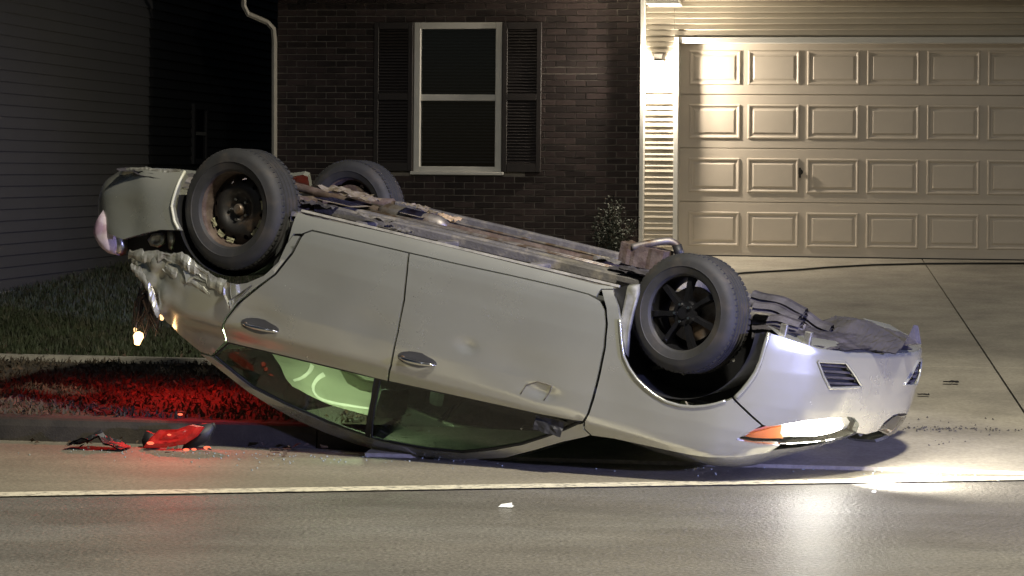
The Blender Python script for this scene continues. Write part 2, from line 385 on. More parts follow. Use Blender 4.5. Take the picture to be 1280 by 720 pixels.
# per-brick tint for the joined bricks through a face-random colour attribute
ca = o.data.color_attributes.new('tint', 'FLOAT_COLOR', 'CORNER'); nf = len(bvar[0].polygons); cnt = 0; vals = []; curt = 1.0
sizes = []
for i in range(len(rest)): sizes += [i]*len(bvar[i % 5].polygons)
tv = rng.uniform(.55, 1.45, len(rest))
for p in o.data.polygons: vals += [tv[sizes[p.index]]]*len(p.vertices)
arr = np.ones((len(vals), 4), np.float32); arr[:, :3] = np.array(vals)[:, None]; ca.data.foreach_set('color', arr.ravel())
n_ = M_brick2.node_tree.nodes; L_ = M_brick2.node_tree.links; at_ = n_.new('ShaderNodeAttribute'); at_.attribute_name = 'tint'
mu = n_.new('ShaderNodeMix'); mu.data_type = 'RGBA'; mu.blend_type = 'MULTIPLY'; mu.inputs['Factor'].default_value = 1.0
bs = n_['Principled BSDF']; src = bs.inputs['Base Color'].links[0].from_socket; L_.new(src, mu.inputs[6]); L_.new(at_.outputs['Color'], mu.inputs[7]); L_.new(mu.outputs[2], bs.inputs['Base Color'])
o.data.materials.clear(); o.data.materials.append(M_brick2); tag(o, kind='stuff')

# double-hung window
win = MB(); fw = .066
for (x0, x1, z0, z1) in [(wx0, wx0+fw, wz0, wz1), (wx1-fw, wx1, wz0, wz1), (wx0+fw, wx1-fw, wz1-fw, wz1), (wx0+fw, wx1-fw, wz0, wz0+fw*.8)]: win.box(x0, x1, -.02, .09, z0, z1)
win = win.build('window', M_white, house); bevel_mesh(win.data, .004)
zr = hl(570, 122)[1]
mb = MB(); mb.box(wx0+fw-.002, wx1-fw+.002, .005, .06, zr-.033, zr+.033); bevel_mesh(mb.build('meeting_rail', M_white, win).data, .004)
mb = MB(); mb.box(wx0+fw, wx1-fw, .030, .034, zr+.03, wz1-fw); mb.build('pane', M_pane, win)
mb = MB(); mb.box(wx0+fw, wx1-fw, .045, .049, wz0+fw*.8, zr-.03); mb.build('pane', M_pane, win)
mb = MB(); mb.box(wx0-.03, wx1+.03, -.045, .02, wz0-.035, wz0-.002); bevel_mesh(mb.build('sill', M_white, win).data, .004)
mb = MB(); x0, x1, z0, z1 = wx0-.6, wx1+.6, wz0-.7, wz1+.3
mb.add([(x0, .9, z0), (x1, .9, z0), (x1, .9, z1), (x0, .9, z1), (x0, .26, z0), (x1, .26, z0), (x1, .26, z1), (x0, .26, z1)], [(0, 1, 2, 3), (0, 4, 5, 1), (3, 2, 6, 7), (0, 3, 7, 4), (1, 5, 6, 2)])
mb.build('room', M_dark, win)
mb = MB()
for k in range(44):
    z = wz1-.05-k*.033
    if z > wz0+.03: mb.add([(wx0+.03, .13, z), (wx1-.03, .13, z), (wx1-.03, .15, z+.02), (wx0+.03, .15, z+.02)], [(0, 1, 2, 3)])
mb.build('blind', mat('blind_slats', (0.05, 0.05, 0.055), rough=.7), win)
# louvred shutters either side
for (x0, x1) in [(shx0, wx0-.012), (wx1+.012, shx1)]:
    mb = MB(); t = .05
    for (a0, a1, b0, b1) in [(x0, x0+t, wz0, wz1), (x1-t, x1, wz0, wz1), (x0+t, x1-t, wz1-.07, wz1), (x0+t, x1-t, wz0, wz0+.09), (x0+t, x1-t, (wz0+wz1)/2-.035, (wz0+wz1)/2+.035)]: mb.box(a0, a1, -.040, -.008, b0, b1)
    sh = mb.build('shutter', M_shut, house); bevel_mesh(sh.data, .003)
    mb = MB(); z = wz0+.1
    while z < wz1-.085:
        if abs(z-(wz0+wz1)/2) > .05: mb.add([(x0+t, -.034, z), (x1-t, -.034, z), (x1-t, -.012, z+.03), (x0+t, -.012, z+.03), (x0+t, -.030, z-.003), (x1-t, -.030, z-.003)], [(0, 1, 2, 3), (4, 5, 1, 0)])
        z += .032
    mb.box(x0+t, x1-t, -.0115, -.009, wz0+.05, wz1-.05)
    lv = mb.build('louvres', M_shut, sh); tag(lv, kind='stuff')

# corner post, garage wall with lapped vinyl courses
mb = MB(); mb.box(xC, xT, -.135, .25, .45, WT); bevel_mesh(mb.build('corner_trim', M_white, house).data, .006)
xE = xJ+5.35
mb = MB()
for (x0, x1, z0, z1) in [(xT, xJ, .45, WT), (xJ, xE, zHead1, WT), (xE, xE+1.2, .45, WT)]: mb.box(x0, x1, .012, .25, z0, z1)
gw = mb.build('garage_wall', M_vinyl, house)
PIT = .118
def course_mesh(w_):
    prof_ = [(.010, 0.0), (-.016, 0.0), (-.018, .008), (-.004, .057), (-.014, .060), (-.016, .066), (.004, PIT-.001), (.010, PIT-.001)]
    v = [(x, y, z) for x in (0, w_) for y, z in prof_]; n = len(prof_)
    f = [(i, i+1, n+i+1, n+i) for i in range(n-1)]+[tuple(range(n-1, -1, -1)), tuple(range(n, 2*n))]
    me = mesh('siding_board', v, f); me.materials.append(M_vinyl); return me
cmA = course_mesh(xJ-xT-.004); cmB = course_mesh(xE-xJ+1.2)
z = .62
while z < WT-.02:
    if z+PIT < zHead1+.09: link('siding_board', cmA, None, gw, (xT+.002, 0, z))
    else:
        link('siding_board', cmA, None, gw, (xT+.002, 0, z)); link('siding_board', cmB, None, gw, (xJ+.001, .0, z))
    z += PIT
# door surround and door
mb = MB(); mb.box(xJ, xJ2, -.055, .16, FLOOR-.02, zHead1); mb.box(xJ2, xE, -.030, .16, zHead0, zHead1); mb.box(xE, xE+.06, -.03, .16, FLOOR-.02, zHead1)
bevel_mesh(mb.build('door_surround', M_white, house).data, .005)
dx0 = hl(856, 200, .12)[0]; dw = .608; zD0 = FLOOR+.012; zD1 = zHead0+.03; sh_ = (zD1-zD0)/4
mb = MB(); mb.box(dx0-.12, xE+.1, .135, .17, zD0, zD1); gd = mb.build('garage_door', M_door, house)
for r in range(4):
    mb = MB(); mb.box(dx0-.12, dx0+8*dw+.05, .118, .134, zD0+r*sh_+.004, zD0+(r+1)*sh_-.004); s_ = mb.build('door_section', M_door, gd); bevel_mesh(s_.data, .003)
pw, ph = .53, .355
def panel_mesh():
    v = []; f = []
    rings = [(0, .0012), (.007, -.011), (.018, -.011), (.034, .0005), (.048, .0005), (.066, -.009)]    # (inset, y) stamped moulding
    for ins, y in rings: v += [(-pw/2+ins, y, -ph/2+ins), (pw/2-ins, y, -ph/2+ins), (pw/2-ins, y, ph/2-ins), (-pw/2+ins, y, ph/2-ins)]
    for k in range(len(rings)-1):
        for i in range(4): f.append((k*4+i, k*4+(i+1) % 4, (k+1)*4+(i+1) % 4, (k+1)*4+i))
    k = len(rings)-1; f.append((k*4, k*4+1, k*4+2, k*4+3)); me = mesh('door_panel', v, f); me.materials.append(M_door); return me
pm = panel_mesh()
for r in range(4):
    for c in range(8): link('door_panel', pm, None, gd, (dx0+(c+.5)*dw, .1165, zD0+(r+.5)*sh_))
hx, hz = hl(1000, 215, .1)
mb = MB(); mb.lathe([(0, -.03), (.016, -.03), (.018, -.012), (.03, -.008), (.03, .0)], 16)
mb.box(-.012, .012, -.045, -.03, -.06, .045)
mb.v = [(x+hx, y+.117, z+hz) for x, y, z in mb.v]; mb.build('door_handle', mat('handle_metal', (.05, .045, .04), rough=.35, metal=.8), gd)
mb = MB(); mb.box(dx0-.1, xE, .105, .135, FLOOR-.005, FLOOR+.016); mb.build('bottom_seal', mat('rubber_seal', (.02, .02, .02), rough=.8), gd)
# eave, gutter, roof, eave return above the corner
mb = MB(); mb.box(xL-.25, xE+1.6, -.42, .25, WT, WT+.03); mb.build('soffit', M_white, house)
mb = MB(); mb.box(xL-.25, xE+1.6, -.55, -.422, WT-.02, WT+.14); bevel_mesh(mb.build('gutter', M_alu, house).data, .01)
ex0 = hl(809, 3, -.25)[0]; ex1 = hl(851, 3, -.25)[0]; ez = hl(830, 6, -.25)[1]
mb = MB(); mb.box(ex0, ex1, -.40, -.021, ez, WT-.002); mb.v = [(x-(.05 if (x > ex0+.1 and z > ez+.01) else 0), y, z) for x, y, z in mb.v]
bevel_mesh(mb.build('eave_return', M_white, house).data, .005)
mb = MB(); mb.add([(xL-.4, -.6, WT+.13), (xE+1.7, -.6, WT+.13), (xE+1.7, 5, WT+2.6), (xL-.4, 5, WT+2.6), (xE+1.7, 10.6, WT+.13), (xL-.4, 10.6, WT+.13)], [(0, 1, 2, 3), (3, 2, 4, 5)])
mb.add([(xL-.35, -.3, WT+.1), (xL-.35, 10.3, WT+.1), (xL-.35, 5, WT+2.5)], [(0, 1, 2)]); mb.build('roof', M_shingle, house)
mb = MB(); mb.box(xL, xL+.2, .252, 10, .3, WT); mb.box(xE+1.0, xE+1.2, .252, 10, .3, WT); mb.box(xL+.2, xE+1.0, 9.8, 10, .3, WT); mb.build('side_wall', M_vinyl, house)
# downspout down the corner
pts = [(*hl(311, -12, -.1), -.30), (*hl(309, 8, -.1), -.25), (*hl(313, 18, -.1), -.2), (*hl(335, 28, -.06), -.09), (*hl(341.5, 36, -.05), -.045), (*hl(343, 50, -.045), -.042), (*hl(343, 200, -.045), -.042), (*hl(343, 330, -.045), -.042)]
mb = MB(); mb.tube([(x, y, z) for x, z, y in pts], .030, 6); mb.build('downspout', M_alu, house)

# wall lantern beside the door
lx, lz = hl(824.5, 75)
lan = empty('wall_lantern', tuple(H0+EU*lx+EZ*lz), -HA); tag(lan, 'lit wall lantern with square dark cap between brick corner and garage door', 'lamp')
M_lm = mat('lantern_metal', (.10, .09, .08), rough=.4, metal=.6)
mb = MB(); mb.box(-.055, .055, -.030, -.0175, -.13, .07); bevel_mesh(mb.build('back_plate', M_lm, lan).data, .004)
mb = MB(); mb.box(-.045, .045, -.135, -.045, -.02, .06); mb.box(-.014, .014, -.06, -.03, .0, .03)
mb.add([(-.06, -.15, -.02), (.06, -.15, -.02), (.06, -.031, -.02), (-.06, -.031, -.02), (-.045, -.135, -.0199), (.045, -.135, -.0199), (.045, -.045, -.0199), (-.045, -.045, -.0199)], [(0, 1, 5, 4), (1, 2, 6, 5), (2, 3, 7, 6), (3, 0, 4, 7)])
bevel_mesh(mb.build('cap', M_lm, lan).data, .004)
mb = MB(); mb.v = []; mb.lathe([(0.0, -.075), (.018, -.07), (.034, -.045), (.036, -.02), (.022, .03), (.016, .05)], 16); mb.v = [(x, z-.09, y-.075) for x, y, z in mb.v]
bulb = mb.build('bulb', glow('lantern_bulb', (1.0, .90, .72), 60), lan, smooth=True)
mb = MB()
for sx in (-.05, .05):
    for sy in (-.14, -.04): mb.box(sx-.004, sx+.004, sy-.004, sy+.004, -.19, -.022)
mb.box(-.055, .055, -.146, -.138, -.2, -.194); mb.box(-.055, .055, -.042, -.034, -.2, -.194); mb.build('cage', M_lm, lan)
o = light('lantern_light', 'POINT', (0, -.165, -.12), 205, (1.0, .88, .71), shadow_soft_size=.045); o.parent = lan

# ------------------------------------------------------------------ the neighbouring house on the left
N0 = CAM+ray(78, 300)*23.0; N0[2] = 0.0
nei = empty('neighbour_house', N0, -HA); tag(nei, 'dark lap sided neighbouring house across the lawn from the downspout corner', 'house')
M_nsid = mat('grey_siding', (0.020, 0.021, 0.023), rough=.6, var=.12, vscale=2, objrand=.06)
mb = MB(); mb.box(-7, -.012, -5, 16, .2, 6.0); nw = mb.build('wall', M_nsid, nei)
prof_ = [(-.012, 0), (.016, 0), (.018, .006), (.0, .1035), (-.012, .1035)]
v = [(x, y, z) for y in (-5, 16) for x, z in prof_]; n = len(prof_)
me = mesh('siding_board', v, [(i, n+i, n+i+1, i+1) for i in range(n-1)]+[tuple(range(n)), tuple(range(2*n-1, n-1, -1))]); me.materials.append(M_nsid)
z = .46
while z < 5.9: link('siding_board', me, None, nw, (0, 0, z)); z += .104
mb = MB(); mb.box(-7, .03, -5.001, 16.01, .15, .46); mb.build('foundation', mat('foundation_block', (.16, .15, .14), rough=.9, var=.2, vscale=8), nei)
def nl(px, py, x0=0.0):
    r = ray(px, py); p0 = N0+EU*x0; k = ((p0-CAM)@EU)/(r@EU); P = CAM+r*k-N0; return float(P@EV), float(P[2])
ya, za = nl(238, 205); yb, zb = nl(256, 131)
mb = MB(); t = .06
for (a0, a1, b0, b1) in [(ya, ya+t, za, zb), (yb-t, yb, za, zb), (ya+t, yb-t, zb-t, zb), (ya+t, yb-t, za, za+t)]: mb.box(.004, .045, a0, a1, b0, b1)
nwin = mb.build('window', mat('dark_trim', (.03, .03, .034), rough=.6), nei)
zr_ = nl(247, 167)[1]
mb = MB(); mb.box(.02, .04, ya+t, yb-t, zr_-.02, zr_+.02); mb.build('meeting_rail', mat('grey_trim', (.2, .2, .19), rough=.6), nwin)
mb = MB(); mb.box(.019, .026, ya+t, yb-t, zr_+.02, zb-t); mb.build('pane', mat('black_glass', (.006, .007, .012), rough=.06), nwin)
mb = MB(); mb.box(.019, .024, ya+t, yb-t, za+t, zr_-.02); mb.build('pane', mat('black_glass', (.006, .007, .012), rough=.06), nwin)
mb = MB(); mb.add([(-7.3, -5.3, 6.0), (.4, -5.3, 6.0), (.4, 16.3, 6.0), (-7.3, 16.3, 6.0), (-3.5, -5.3, 8.0), (-3.5, 16.3, 8.0)], [(0, 4, 5, 3), (1, 2, 5, 4), (0, 1, 4), (3, 5, 2), (0, 3, 2, 1)]); mb.build('roof', M_shingle, nei)

# shrub at the brick corner
shb = None
def shrub(name, base, h, spread, nstem, nleaf, label):
    root = empty(name, base); tag(root, label, 'shrub')
    r = random.Random(11); mb = MB(); lv = []; 
    for i in range(nstem):
        q = r.uniform(0, 6.28); l = r.uniform(.1, 1)*spread; hh = h*r.uniform(.45, 1)*(1-.3*l/spread)
        pts = [np.array([0.02*math.cos(q), .02*math.sin(q), 0]), np.array([l*.4*math.cos(q), l*.4*math.sin(q), hh*.55]), np.array([l*math.cos(q), l*math.sin(q), hh])]
        mb.tube(pts, [.009, .006, .002], 5); lv.append(pts)
    mb.build('stem', mat('shrub_stem', (.08, .065, .05), rough=.9), root)
    V = []; Fc = []
    for i in range(nleaf):
        p = lv[r.randrange(nstem)]; t = r.uniform(.25, 1.05); P = p[0]*(1-t)**2+2*p[1]*t*(1-t)+p[2]*t*t+np.array([r.gauss(0, .03), r.gauss(0, .03), r.gauss(0, .025)])
        a = np.array([r.gauss(0, 1), r.gauss(0, 1), r.gauss(.3, .6)]); a /= np.linalg.norm(a); b = np.cross(a, [r.gauss(0, 1), r.gauss(0, 1), r.gauss(0, 1)]); b /= np.linalg.norm(b)+1e-6; s = r.uniform(.010, .022); k = len(V)
        V += [P-a*s, P+b*s*.5, P+a*s, P-b*s*.5]; Fc += [(k, k+1, k+2, k+3)]
    o = obj('foliage', V, Fc, mat('shrub_leaf', (.035, .042, .03), rough=.7, var=.4, vscale=12), root); tag(o, kind='stuff')
sx, sz = hl(764, 330, -.4)
shrub('shrub', tuple(H0+EU*sx-EV*.4+EZ*(lawn_z(VH)-.01)), .72, .24, 34, 2600, 'sparse grey green shrub growing against the brick wall corner')

# ================================================================== THE OVERTURNED CAR
WB, WY, WZ = 2.66, 0.80, 0.235                      # wheelbase, outer wheel face, axle height (suspension hanging)
PSI, PHI = math.radians(23.5), math.radians(0.0)   # nose turned to the camera, slight roll
def carM(psi, p, phi, pos):
    Fw = np.array([math.cos(psi)*math.cos(p), -math.sin(psi)*math.cos(p), -math.sin(p)])
    Up = np.array([0, 0, -1.]); Up = Up-Fw*(Up@Fw); Up /= np.linalg.norm(Up); L = np.cross(Up, Fw)
    L2 = L*math.cos(phi)+Up*math.sin(phi); U2 = np.cross(Fw, L2)
    M = np.eye(4); M[:3, 0] = Fw; M[:3, 1] = L2; M[:3, 2] = U2; M[:3, 3] = pos; return M
def solve_pose():
    v = np.array([0.3, 12.5, 1.0, 0.2])
    def res(v):
        M = carM(PSI, v[3], PHI, v[:3]); P = np.array([[-WB/2, WY, WZ], [WB/2, WY, WZ]])@M[:3, :3].T+M[:3, 3]
        return (proj(P)-np.array([[292, 261], [851, 396]])).ravel()
    for _ in range(25):
        r = res(v); J = np.zeros((4, 4))
        for i in range(4):
            d_ = v.copy(); d_[i] += 1e-5; J[:, i] = (res(d_)-r)/1e-5
        v = v-np.linalg.solve(J, r)
    return v
pv = solve_pose(); CM = carM(PSI, pv[3], PHI, pv[:3]); CMI = np.linalg.inv(CM)
def c2w(P): return np.asarray(P, float)@CM[:3, :3].T+CM[:3, 3]
def w2c(P): return (np.asarray(P, float)-CM[:3, 3])@CM[:3, :3]
# plan outline of the left half, rear centre -> front centre
PL = np.array([(-2.42, 0), (-2.41, .2), (-2.385, .4), (-2.32, .58), (-2.17, .715), (-1.93, .795), (-1.6, .833), (-1.1, .855), (-.5, .866), (.2, .87), (.8, .866), (1.2, .858), (1.5, .842),
               (1.76, .805), (1.97, .725), (2.12, .59), (2.20, .42), (2.235, .22), (2.245, 0)])
def catmull(P, n=20, closed=False):
    P = np.asarray(P, float); out = []; N = len(P)
    rng_ = range(N if closed else N-1)
    for i in rng_:
        p0 = P[(i-1) % N] if closed or i > 0 else 2*P[0]-P[1]; p1 = P[i]; p2 = P[(i+1) % N]; p3 = P[(i+2) % N] if closed or i+2 < N else 2*P[-1]-P[-2]
        for t in np.arange(n)/n:
            out.append(.5*((2*p1)+(-p0+p2)*t+(2*p0-5*p1+4*p2-p3)*t*t+(-p0+3*p1-3*p2+p3)*t**3))
    if not closed: out.append(P[-1])
    return np.array(out)
pd = catmull(PL, 24); full = np.vstack([pd, (pd[::-1]*np.array([1, -1]))[1:]])
sl = np.concatenate([[0], np.cumsum(np.linalg.norm(np.diff(full, axis=0), axis=1))]); SMID = sl[len(pd)-1]; SEND = sl[-1]
def plan(s):
    s = np.mod(s, SEND); e = .03; ip = lambda q, k: np.interp(np.mod(q, SEND), sl, full[:, k])
    x, y = ip(s, 0), ip(s, 1); tx, ty = ip(s+e, 0)-ip(s-e, 0), ip(s+e, 1)-ip(s-e, 1)
    l = np.hypot(tx, ty)+1e-9; return x, y, -ty/l, tx/l          # outward normal
zs_side = ([.10, .18, .22, .27, .33, .45, .60, .75, .86, .895, .92, .97, 1.05, 1.15, 1.25, 1.33, 1.40, 1.48, 1.6], [.12, .055, .032, .018, .010, .002, 0, .006, .022, .032, .052, .095, .14, .205, .285, .36, .44, .56, .75])
zs_front = ([.05, .15, .22, .30, .42, .52, .60, .68, .76, .83, .9, 1.6], [.16, .10, .045, .01, 0, .004, .012, .03, .06, .12, .25, 1.5])
zs_rear = ([.05, .18, .25, .35, .55, .62, .7, .9, 1.0, 1.6], [.10, .06, .02, 0, .0, .03, .05, .07, .12, .6])
BUMPS = []      # (x, z, radius_x, radius_z, depth): dents in the left side
def B(s, z):
    s = np.asarray(s, float); z = np.asarray(z, float); x, y, nx, ny = plan(s)
    wf = np.clip(nx, 0, 1)**1.4; wr = np.clip(-nx, 0, 1)**1.4; ws = 1-np.maximum(wf, wr)
    ins = ws*np.interp(z, *zs_side)+wf*np.interp(z, *zs_front)+wr*np.interp(z, *zs_rear)
    for bx_, bz_, rx_, rz_, dp in BUMPS: ins = ins+np.where(y > 0, dp*np.exp(-((x-bx_)/rx_)**2-((z-bz_)/rz_)**2), 0)
    X, Y = x-nx*ins, y-ny*ins; t = np.clip((X-1.45)/.65, 0, 1); X = X-.25*Y*t*t*(3-2*t)          # nose knocked askew: left corner back, right corner forward
    return np.stack([X, Y, z+0*x], -1)
def Bn(s, z):
    e = .006; a = B(s+e, z)-B(s-e, z); b = B(s, z+e)-B(s, z-e); n = np.cross(b, a); return n/(np.linalg.norm(n, axis=-1, keepdims=True)+1e-9)
gs = np.linspace(0, SMID+.9, 700); gz_ = np.linspace(.10, 1.50, 240); GS, GZ = np.meshgrid(gs, gz_, indexing='ij')
GP = c2w(B(GS, GZ).reshape(-1, 3)); GN = Bn(GS.ravel(), GZ.ravel())@CM[:3, :3].T
GX = proj(GP); GV = ((CAM-GP)*GN).sum(1) > 0.0; GX[~GV] = 1e6
def sz(px, py):
    """pixel -> (s, z) on the visible side of the body"""
    i = int(np.argmin((GX[:, 0]-px)**2+(GX[:, 1]-py)**2)); q = np.array([GS.ravel()[i], GZ.ravel()[i]])
    for _ in range(6):
        f = proj(c2w(B(q[0], q[1])))-np.array([px, py]); J = np.zeros((2, 2))
        for k in range(2):
            d_ = q.copy(); d_[k] += 2e-3; J[:, k] = (proj(c2w(B(d_[0], d_[1])))-np.array([px, py])-f)/2e-3
        try: st = np.linalg.solve(J, f)
        except Exception: break
        q = q-np.clip(st, -.05, .05)
    i0 = np.array([GS.ravel()[i], GZ.ravel()[i]])
    return q if np.abs(q-i0).max() < .08 else i0
def trace(px): return np.array([sz(*p) for p in px])
def resample(P, step=.02, closed=True):
    out = []; N = len(P)
    for i in range(N if closed else N-1):
        a_, b_ = P[i], P[(i+1) % N]; k = max(1, int(round(np.linalg.norm(b_-a_)/step)))
        for t in range(k): out.append(a_+(b_-a_)*t/k)
    if not closed: out.append(P[-1])
    return np.array(out)
def inside(P, poly):
    x, y = P[:, 0], P[:, 1]; r = np.zeros(len(P), bool); j = len(poly)-1
    for i in range(len(poly)):
        xi, yi = poly[i]; xj, yj = poly[j]
        c = ((yi > y) != (yj > y)) & (x < (xj-xi)*(y-yi)/(yj-yi+1e-12)+xi); r ^= c; j = i
    return r
def area(P): x, y = P[:, 0], P[:, 1]; return .5*np.sum(x*np.roll(y, -1)-y*np.roll(x, -1))
def shrink(P, d_):
    if area(P) < 0: P = P[::-1]
    a_ = P-np.roll(P, 1, 0); b_ = np.roll(P, -1, 0)-P
    na = np.stack([-a_[:, 1], a_[:, 0]], 1); nb = np.stack([-b_[:, 1], b_[:, 0]], 1)
    na /= np.linalg.norm(na, axis=1, keepdims=True)+1e-9; nb /= np.linalg.norm(nb, axis=1, keepdims=True)+1e-9
    n = na+nb; l = np.linalg.norm(n, axis=1, keepdims=True); n /= l+1e-9
    return P+n*np.minimum(d_/np.maximum(l/2, .4), 2*d_)
def dist_edge(Q, loop):
    d_ = np.full(len(Q), 1e9)
    for i in range(len(loop)):
        a_, b_ = loop[i], loop[(i+1) % len(loop)]; ab = b_-a_; t = np.clip(((Q-a_)@ab)/(ab@ab+1e-12), 0, 1); d_ = np.minimum(d_, np.linalg.norm(Q-a_-t[:, None]*ab, axis=1))
    return d_
def tri_poly(outer, holes=(), step=.03):
    loops = [outer]+list(holes); V = []; E = []
    for lp in loops:
        k = len(V); V += [tuple(p) for p in lp]; E += [(k+i, k+(i+1) % len(lp)) for i in range(len(lp))]
    lo, hi = outer.min(0), outer.max(0); gx, gy = np.meshgrid(np.arange(lo[0]+step/2, hi[0], step), np.arange(lo[1]+step/2, hi[1], step*.8), indexing='ij')
    gx = gx+(np.arange(gx.shape[1]) % 2)*step/2; Q = np.stack([gx.ravel(), gy.ravel()], 1)
    if len(Q):
        ok = inside(Q, outer)
        for h in holes: ok &= ~inside(Q, h)
        Q = Q[ok]
        for lp in loops:
            if len(Q): Q = Q[dist_edge(Q, lp) > step*.45]
        V += [tuple(p) for p in Q]
    r = delaunay_2d_cdt([Vector(p) for p in V], E, [], 0, 1e-6)
    vv = np.array([tuple(p) for p in r[0]]); ff = [tuple(f) for f in r[2]]
    cen = np.array([vv[list(f)].mean(0) for f in ff]); ok = inside(cen, outer)
    for h in holes: ok &= ~inside(cen, h)
    ff = [f for f, k in zip(ff, ok) if k]
    return vv, ff
def shell(name, outer, m, parent, holes=(), th=.016, off=0.0, step=.03, gap=.0014, surf=B, nsurf=Bn, warp=None, edge=.02, roll=.004):
    """a body panel: outline in (s, z), laid on the body surface, edges turned in by th"""
    outer = resample(shrink(np.asarray(outer), gap), edge); holes = [resample(shrink(np.asarray(h), -gap), edge) for h in holes]
    if area(outer) < 0: outer = outer[::-1]
    vv, ff = tri_poly(outer, holes, step)
    P = surf(vv[:, 0], vv[:, 1]); N = nsurf(vv[:, 0], vv[:, 1]); P = P+N*off
    if warp is not None: P = warp(P, vv)
    V = [tuple(p) for p in P]; Fc = []
    for f in ff:
        a_, b_, c_ = P[f[0]], P[f[1]], P[f[2]]; g_ = np.cross(b_-a_, c_-a_)
        Fc.append(f if g_@N[f[0]] > 0 else f[::-1])
    nsm = len(Fc); nv0 = len(V); cn = [tuple(n) for n in N]
    # boundary edges -> turned-in rim
    cnt = {}
    for f in Fc:
        for i in range(3): e = (f[i], f[(i+1) % 3]); cnt[e] = cnt.get(e, 0)+1
    rim = [e for e in cnt if (e[1], e[0]) not in cnt]; mp = {}
    for e in rim:
        for k in e:
            if k not in mp:
                i0 = len(V); V += [tuple(P[k]), tuple(P[k]-N[k]*th)]; mp[k] = i0; cn += [tuple(N[k])]*2
    for a_, b_ in rim: Fc.append((mp[b_], mp[a_], mp[a_]+1, mp[b_]+1))
    me = mesh(name, V, Fc)
    me.polygons.foreach_set('use_smooth', [i < nsm for i in range(len(Fc))])
    if warp is None:
        ln = []
        for p in me.polygons:
            for v_ in p.vertices: ln.append(cn[v_] if p.index < nsm else (0, 0, 0))
        me.normals_split_custom_set(ln)
    return link(name, me, m, parent)
def mirror(poly): p = np.array(poly, float).copy(); p[:, 0] = SEND-p[:, 0]; return p[::-1]

# --- car materials
M_paint = mat('silver_paint', (0.50, 0.505, 0.44), rough=.25, metal=.66, var=.03, vscale=1.2, coat=.8, col2=(0.45, 0.45, 0.385), mixscale=1.6, mixlo=.4, mixhi=.8, rvar=.06)
M_black = mat('black_plastic', (.012, .012, .013), rough=.55)
M_under = mat('underbody', (.085, .08, .08), rough=.7, var=.35, vscale=5, col2=(.15, .135, .115), mixscale=9, mixlo=.5, mixhi=.62, bump=.004, bscale=60)
M_rust = mat('rust', (.10, .075, .06), rough=.8, metal=.2, var=.45, vscale=16, col2=(.07, .045, .035), mixscale=12, bump=.003, bscale=90)
M_steel = mat('dirty_steel', (.22, .20, .18), rough=.5, metal=.7, var=.4, vscale=12, col2=(.13, .09, .06), mixscale=10)
M_tyre = mat('tyre_rubber', (.020, .020, .021), rough=.72, var=.3, vscale=10, col2=(.035, .030, .026), mixscale=8, mixlo=.5, mixhi=.65)
M_alloy = mat('dark_alloy', (.022, .022, .026), rough=.32, metal=.7, var=.3, vscale=12)
M_chrome = mat('chrome', (.75, .75, .74), rough=.12, metal=1.0)
M_bare = mat('torn_metal', (.55, .55, .50), rough=.3, metal=.8, var=.3, vscale=20, col2=(.25, .24, .2), mixscale=20)
M_glass = glass('car_glass', (.46, .50, .46), .03); M_fglass = glass('front_car_glass', (.13, .16, .15), .03)
M_trim = mat('cabin_trim', (.34, .36, .28), rough=.8, var=.1, vscale=5)
M_dtrim = mat('dark_cabin_trim', (.035, .037, .035), rough=.8, var=.2, vscale=8)
M_seat = mat('seat_cloth', (.075, .08, .07), rough=.9, var=.2, vscale=20)
M_shred = mat('shredded_plastic', (.042, .038, .045), rough=.65, var=.4, vscale=10, col2=(.02, .018, .022), mixscale=12, bump=.003, bscale=70)
M_mud = mat('caked_mud', (.17, .145, .12), rough=.95, var=.4, vscale=18, bump=.01, bscale=40, col2=(.10, .075, .05), mixscale=16)

car = empty('overturned_car'); car.matrix_world = Matrix([list(map(float, r)) for r in CM])
tag(car, 'silver sedan lying upside down on its roof with crushed torn rear end', 'car')
BUMPS += [(*(B(*sz(583, 437))[[0, 2]]), .05, .03, .010), (*(B(*sz(675, 494))[[0, 2]]), .09, .035, .016), (*(B(*sz(600, 420))[[0, 2]]), .3, .1, .006)] + [(-.75, .55, .25, .16, .010), (.25, .42, .35, .10, .007), (.55, .70, .22, .10, .012), (1.05, .72, .18, .14, .010), (-.35, .68, .16, .12, .008), (-1.05, .78, .16, .08, .012)]

# --- side panels traced from the photograph
P_rd = [(377, 301), (381, 296.5), (390, 293.5), (450, 307), (510, 321), (507, 345), (503.5, 380), (496, 420), (487.5, 463), (484.5, 481), (470, 477.5), (421, 465), (375, 454), (332, 443.5), (300, 436), (284, 432), (280, 418), (283, 404), (297, 386), (318, 369), (345, 348), (366, 322)]
P_fd = [(512, 321.4), (575, 336), (640, 350), (701, 364), (735, 373), (749, 380.5), (755, 392), (756.5, 410), (754, 440), (748, 470), (740, 502), (734, 522), (728.5, 531.5), (718, 530.5), (677, 523), (632, 513), (554, 496), (520, 488.5), (486, 481), (489.5, 463), (498, 420), (506, 380), (509.5, 345)]
P_fender = [(752, 367), (766, 367), (772, 385), (775, 404), (775.5, 425), (779, 450), (786, 466), (795, 479), (806, 490), (819, 500), (833, 508), (850, 513), (867, 514.5), (881, 513.5), (894, 511), (907, 507), (915.5, 503), (931, 518.5), (952, 537), (935, 547), (920, 554.5), (946, 559.5), (975, 561.5), (960, 571), (925, 576), (888, 577), (857, 572.5), (812, 563), (766, 553), (740, 549.5), (731, 541), (731, 532), (736.5, 522), (743, 502), (751, 470), (757, 440), (759.5, 410), (758, 390)]
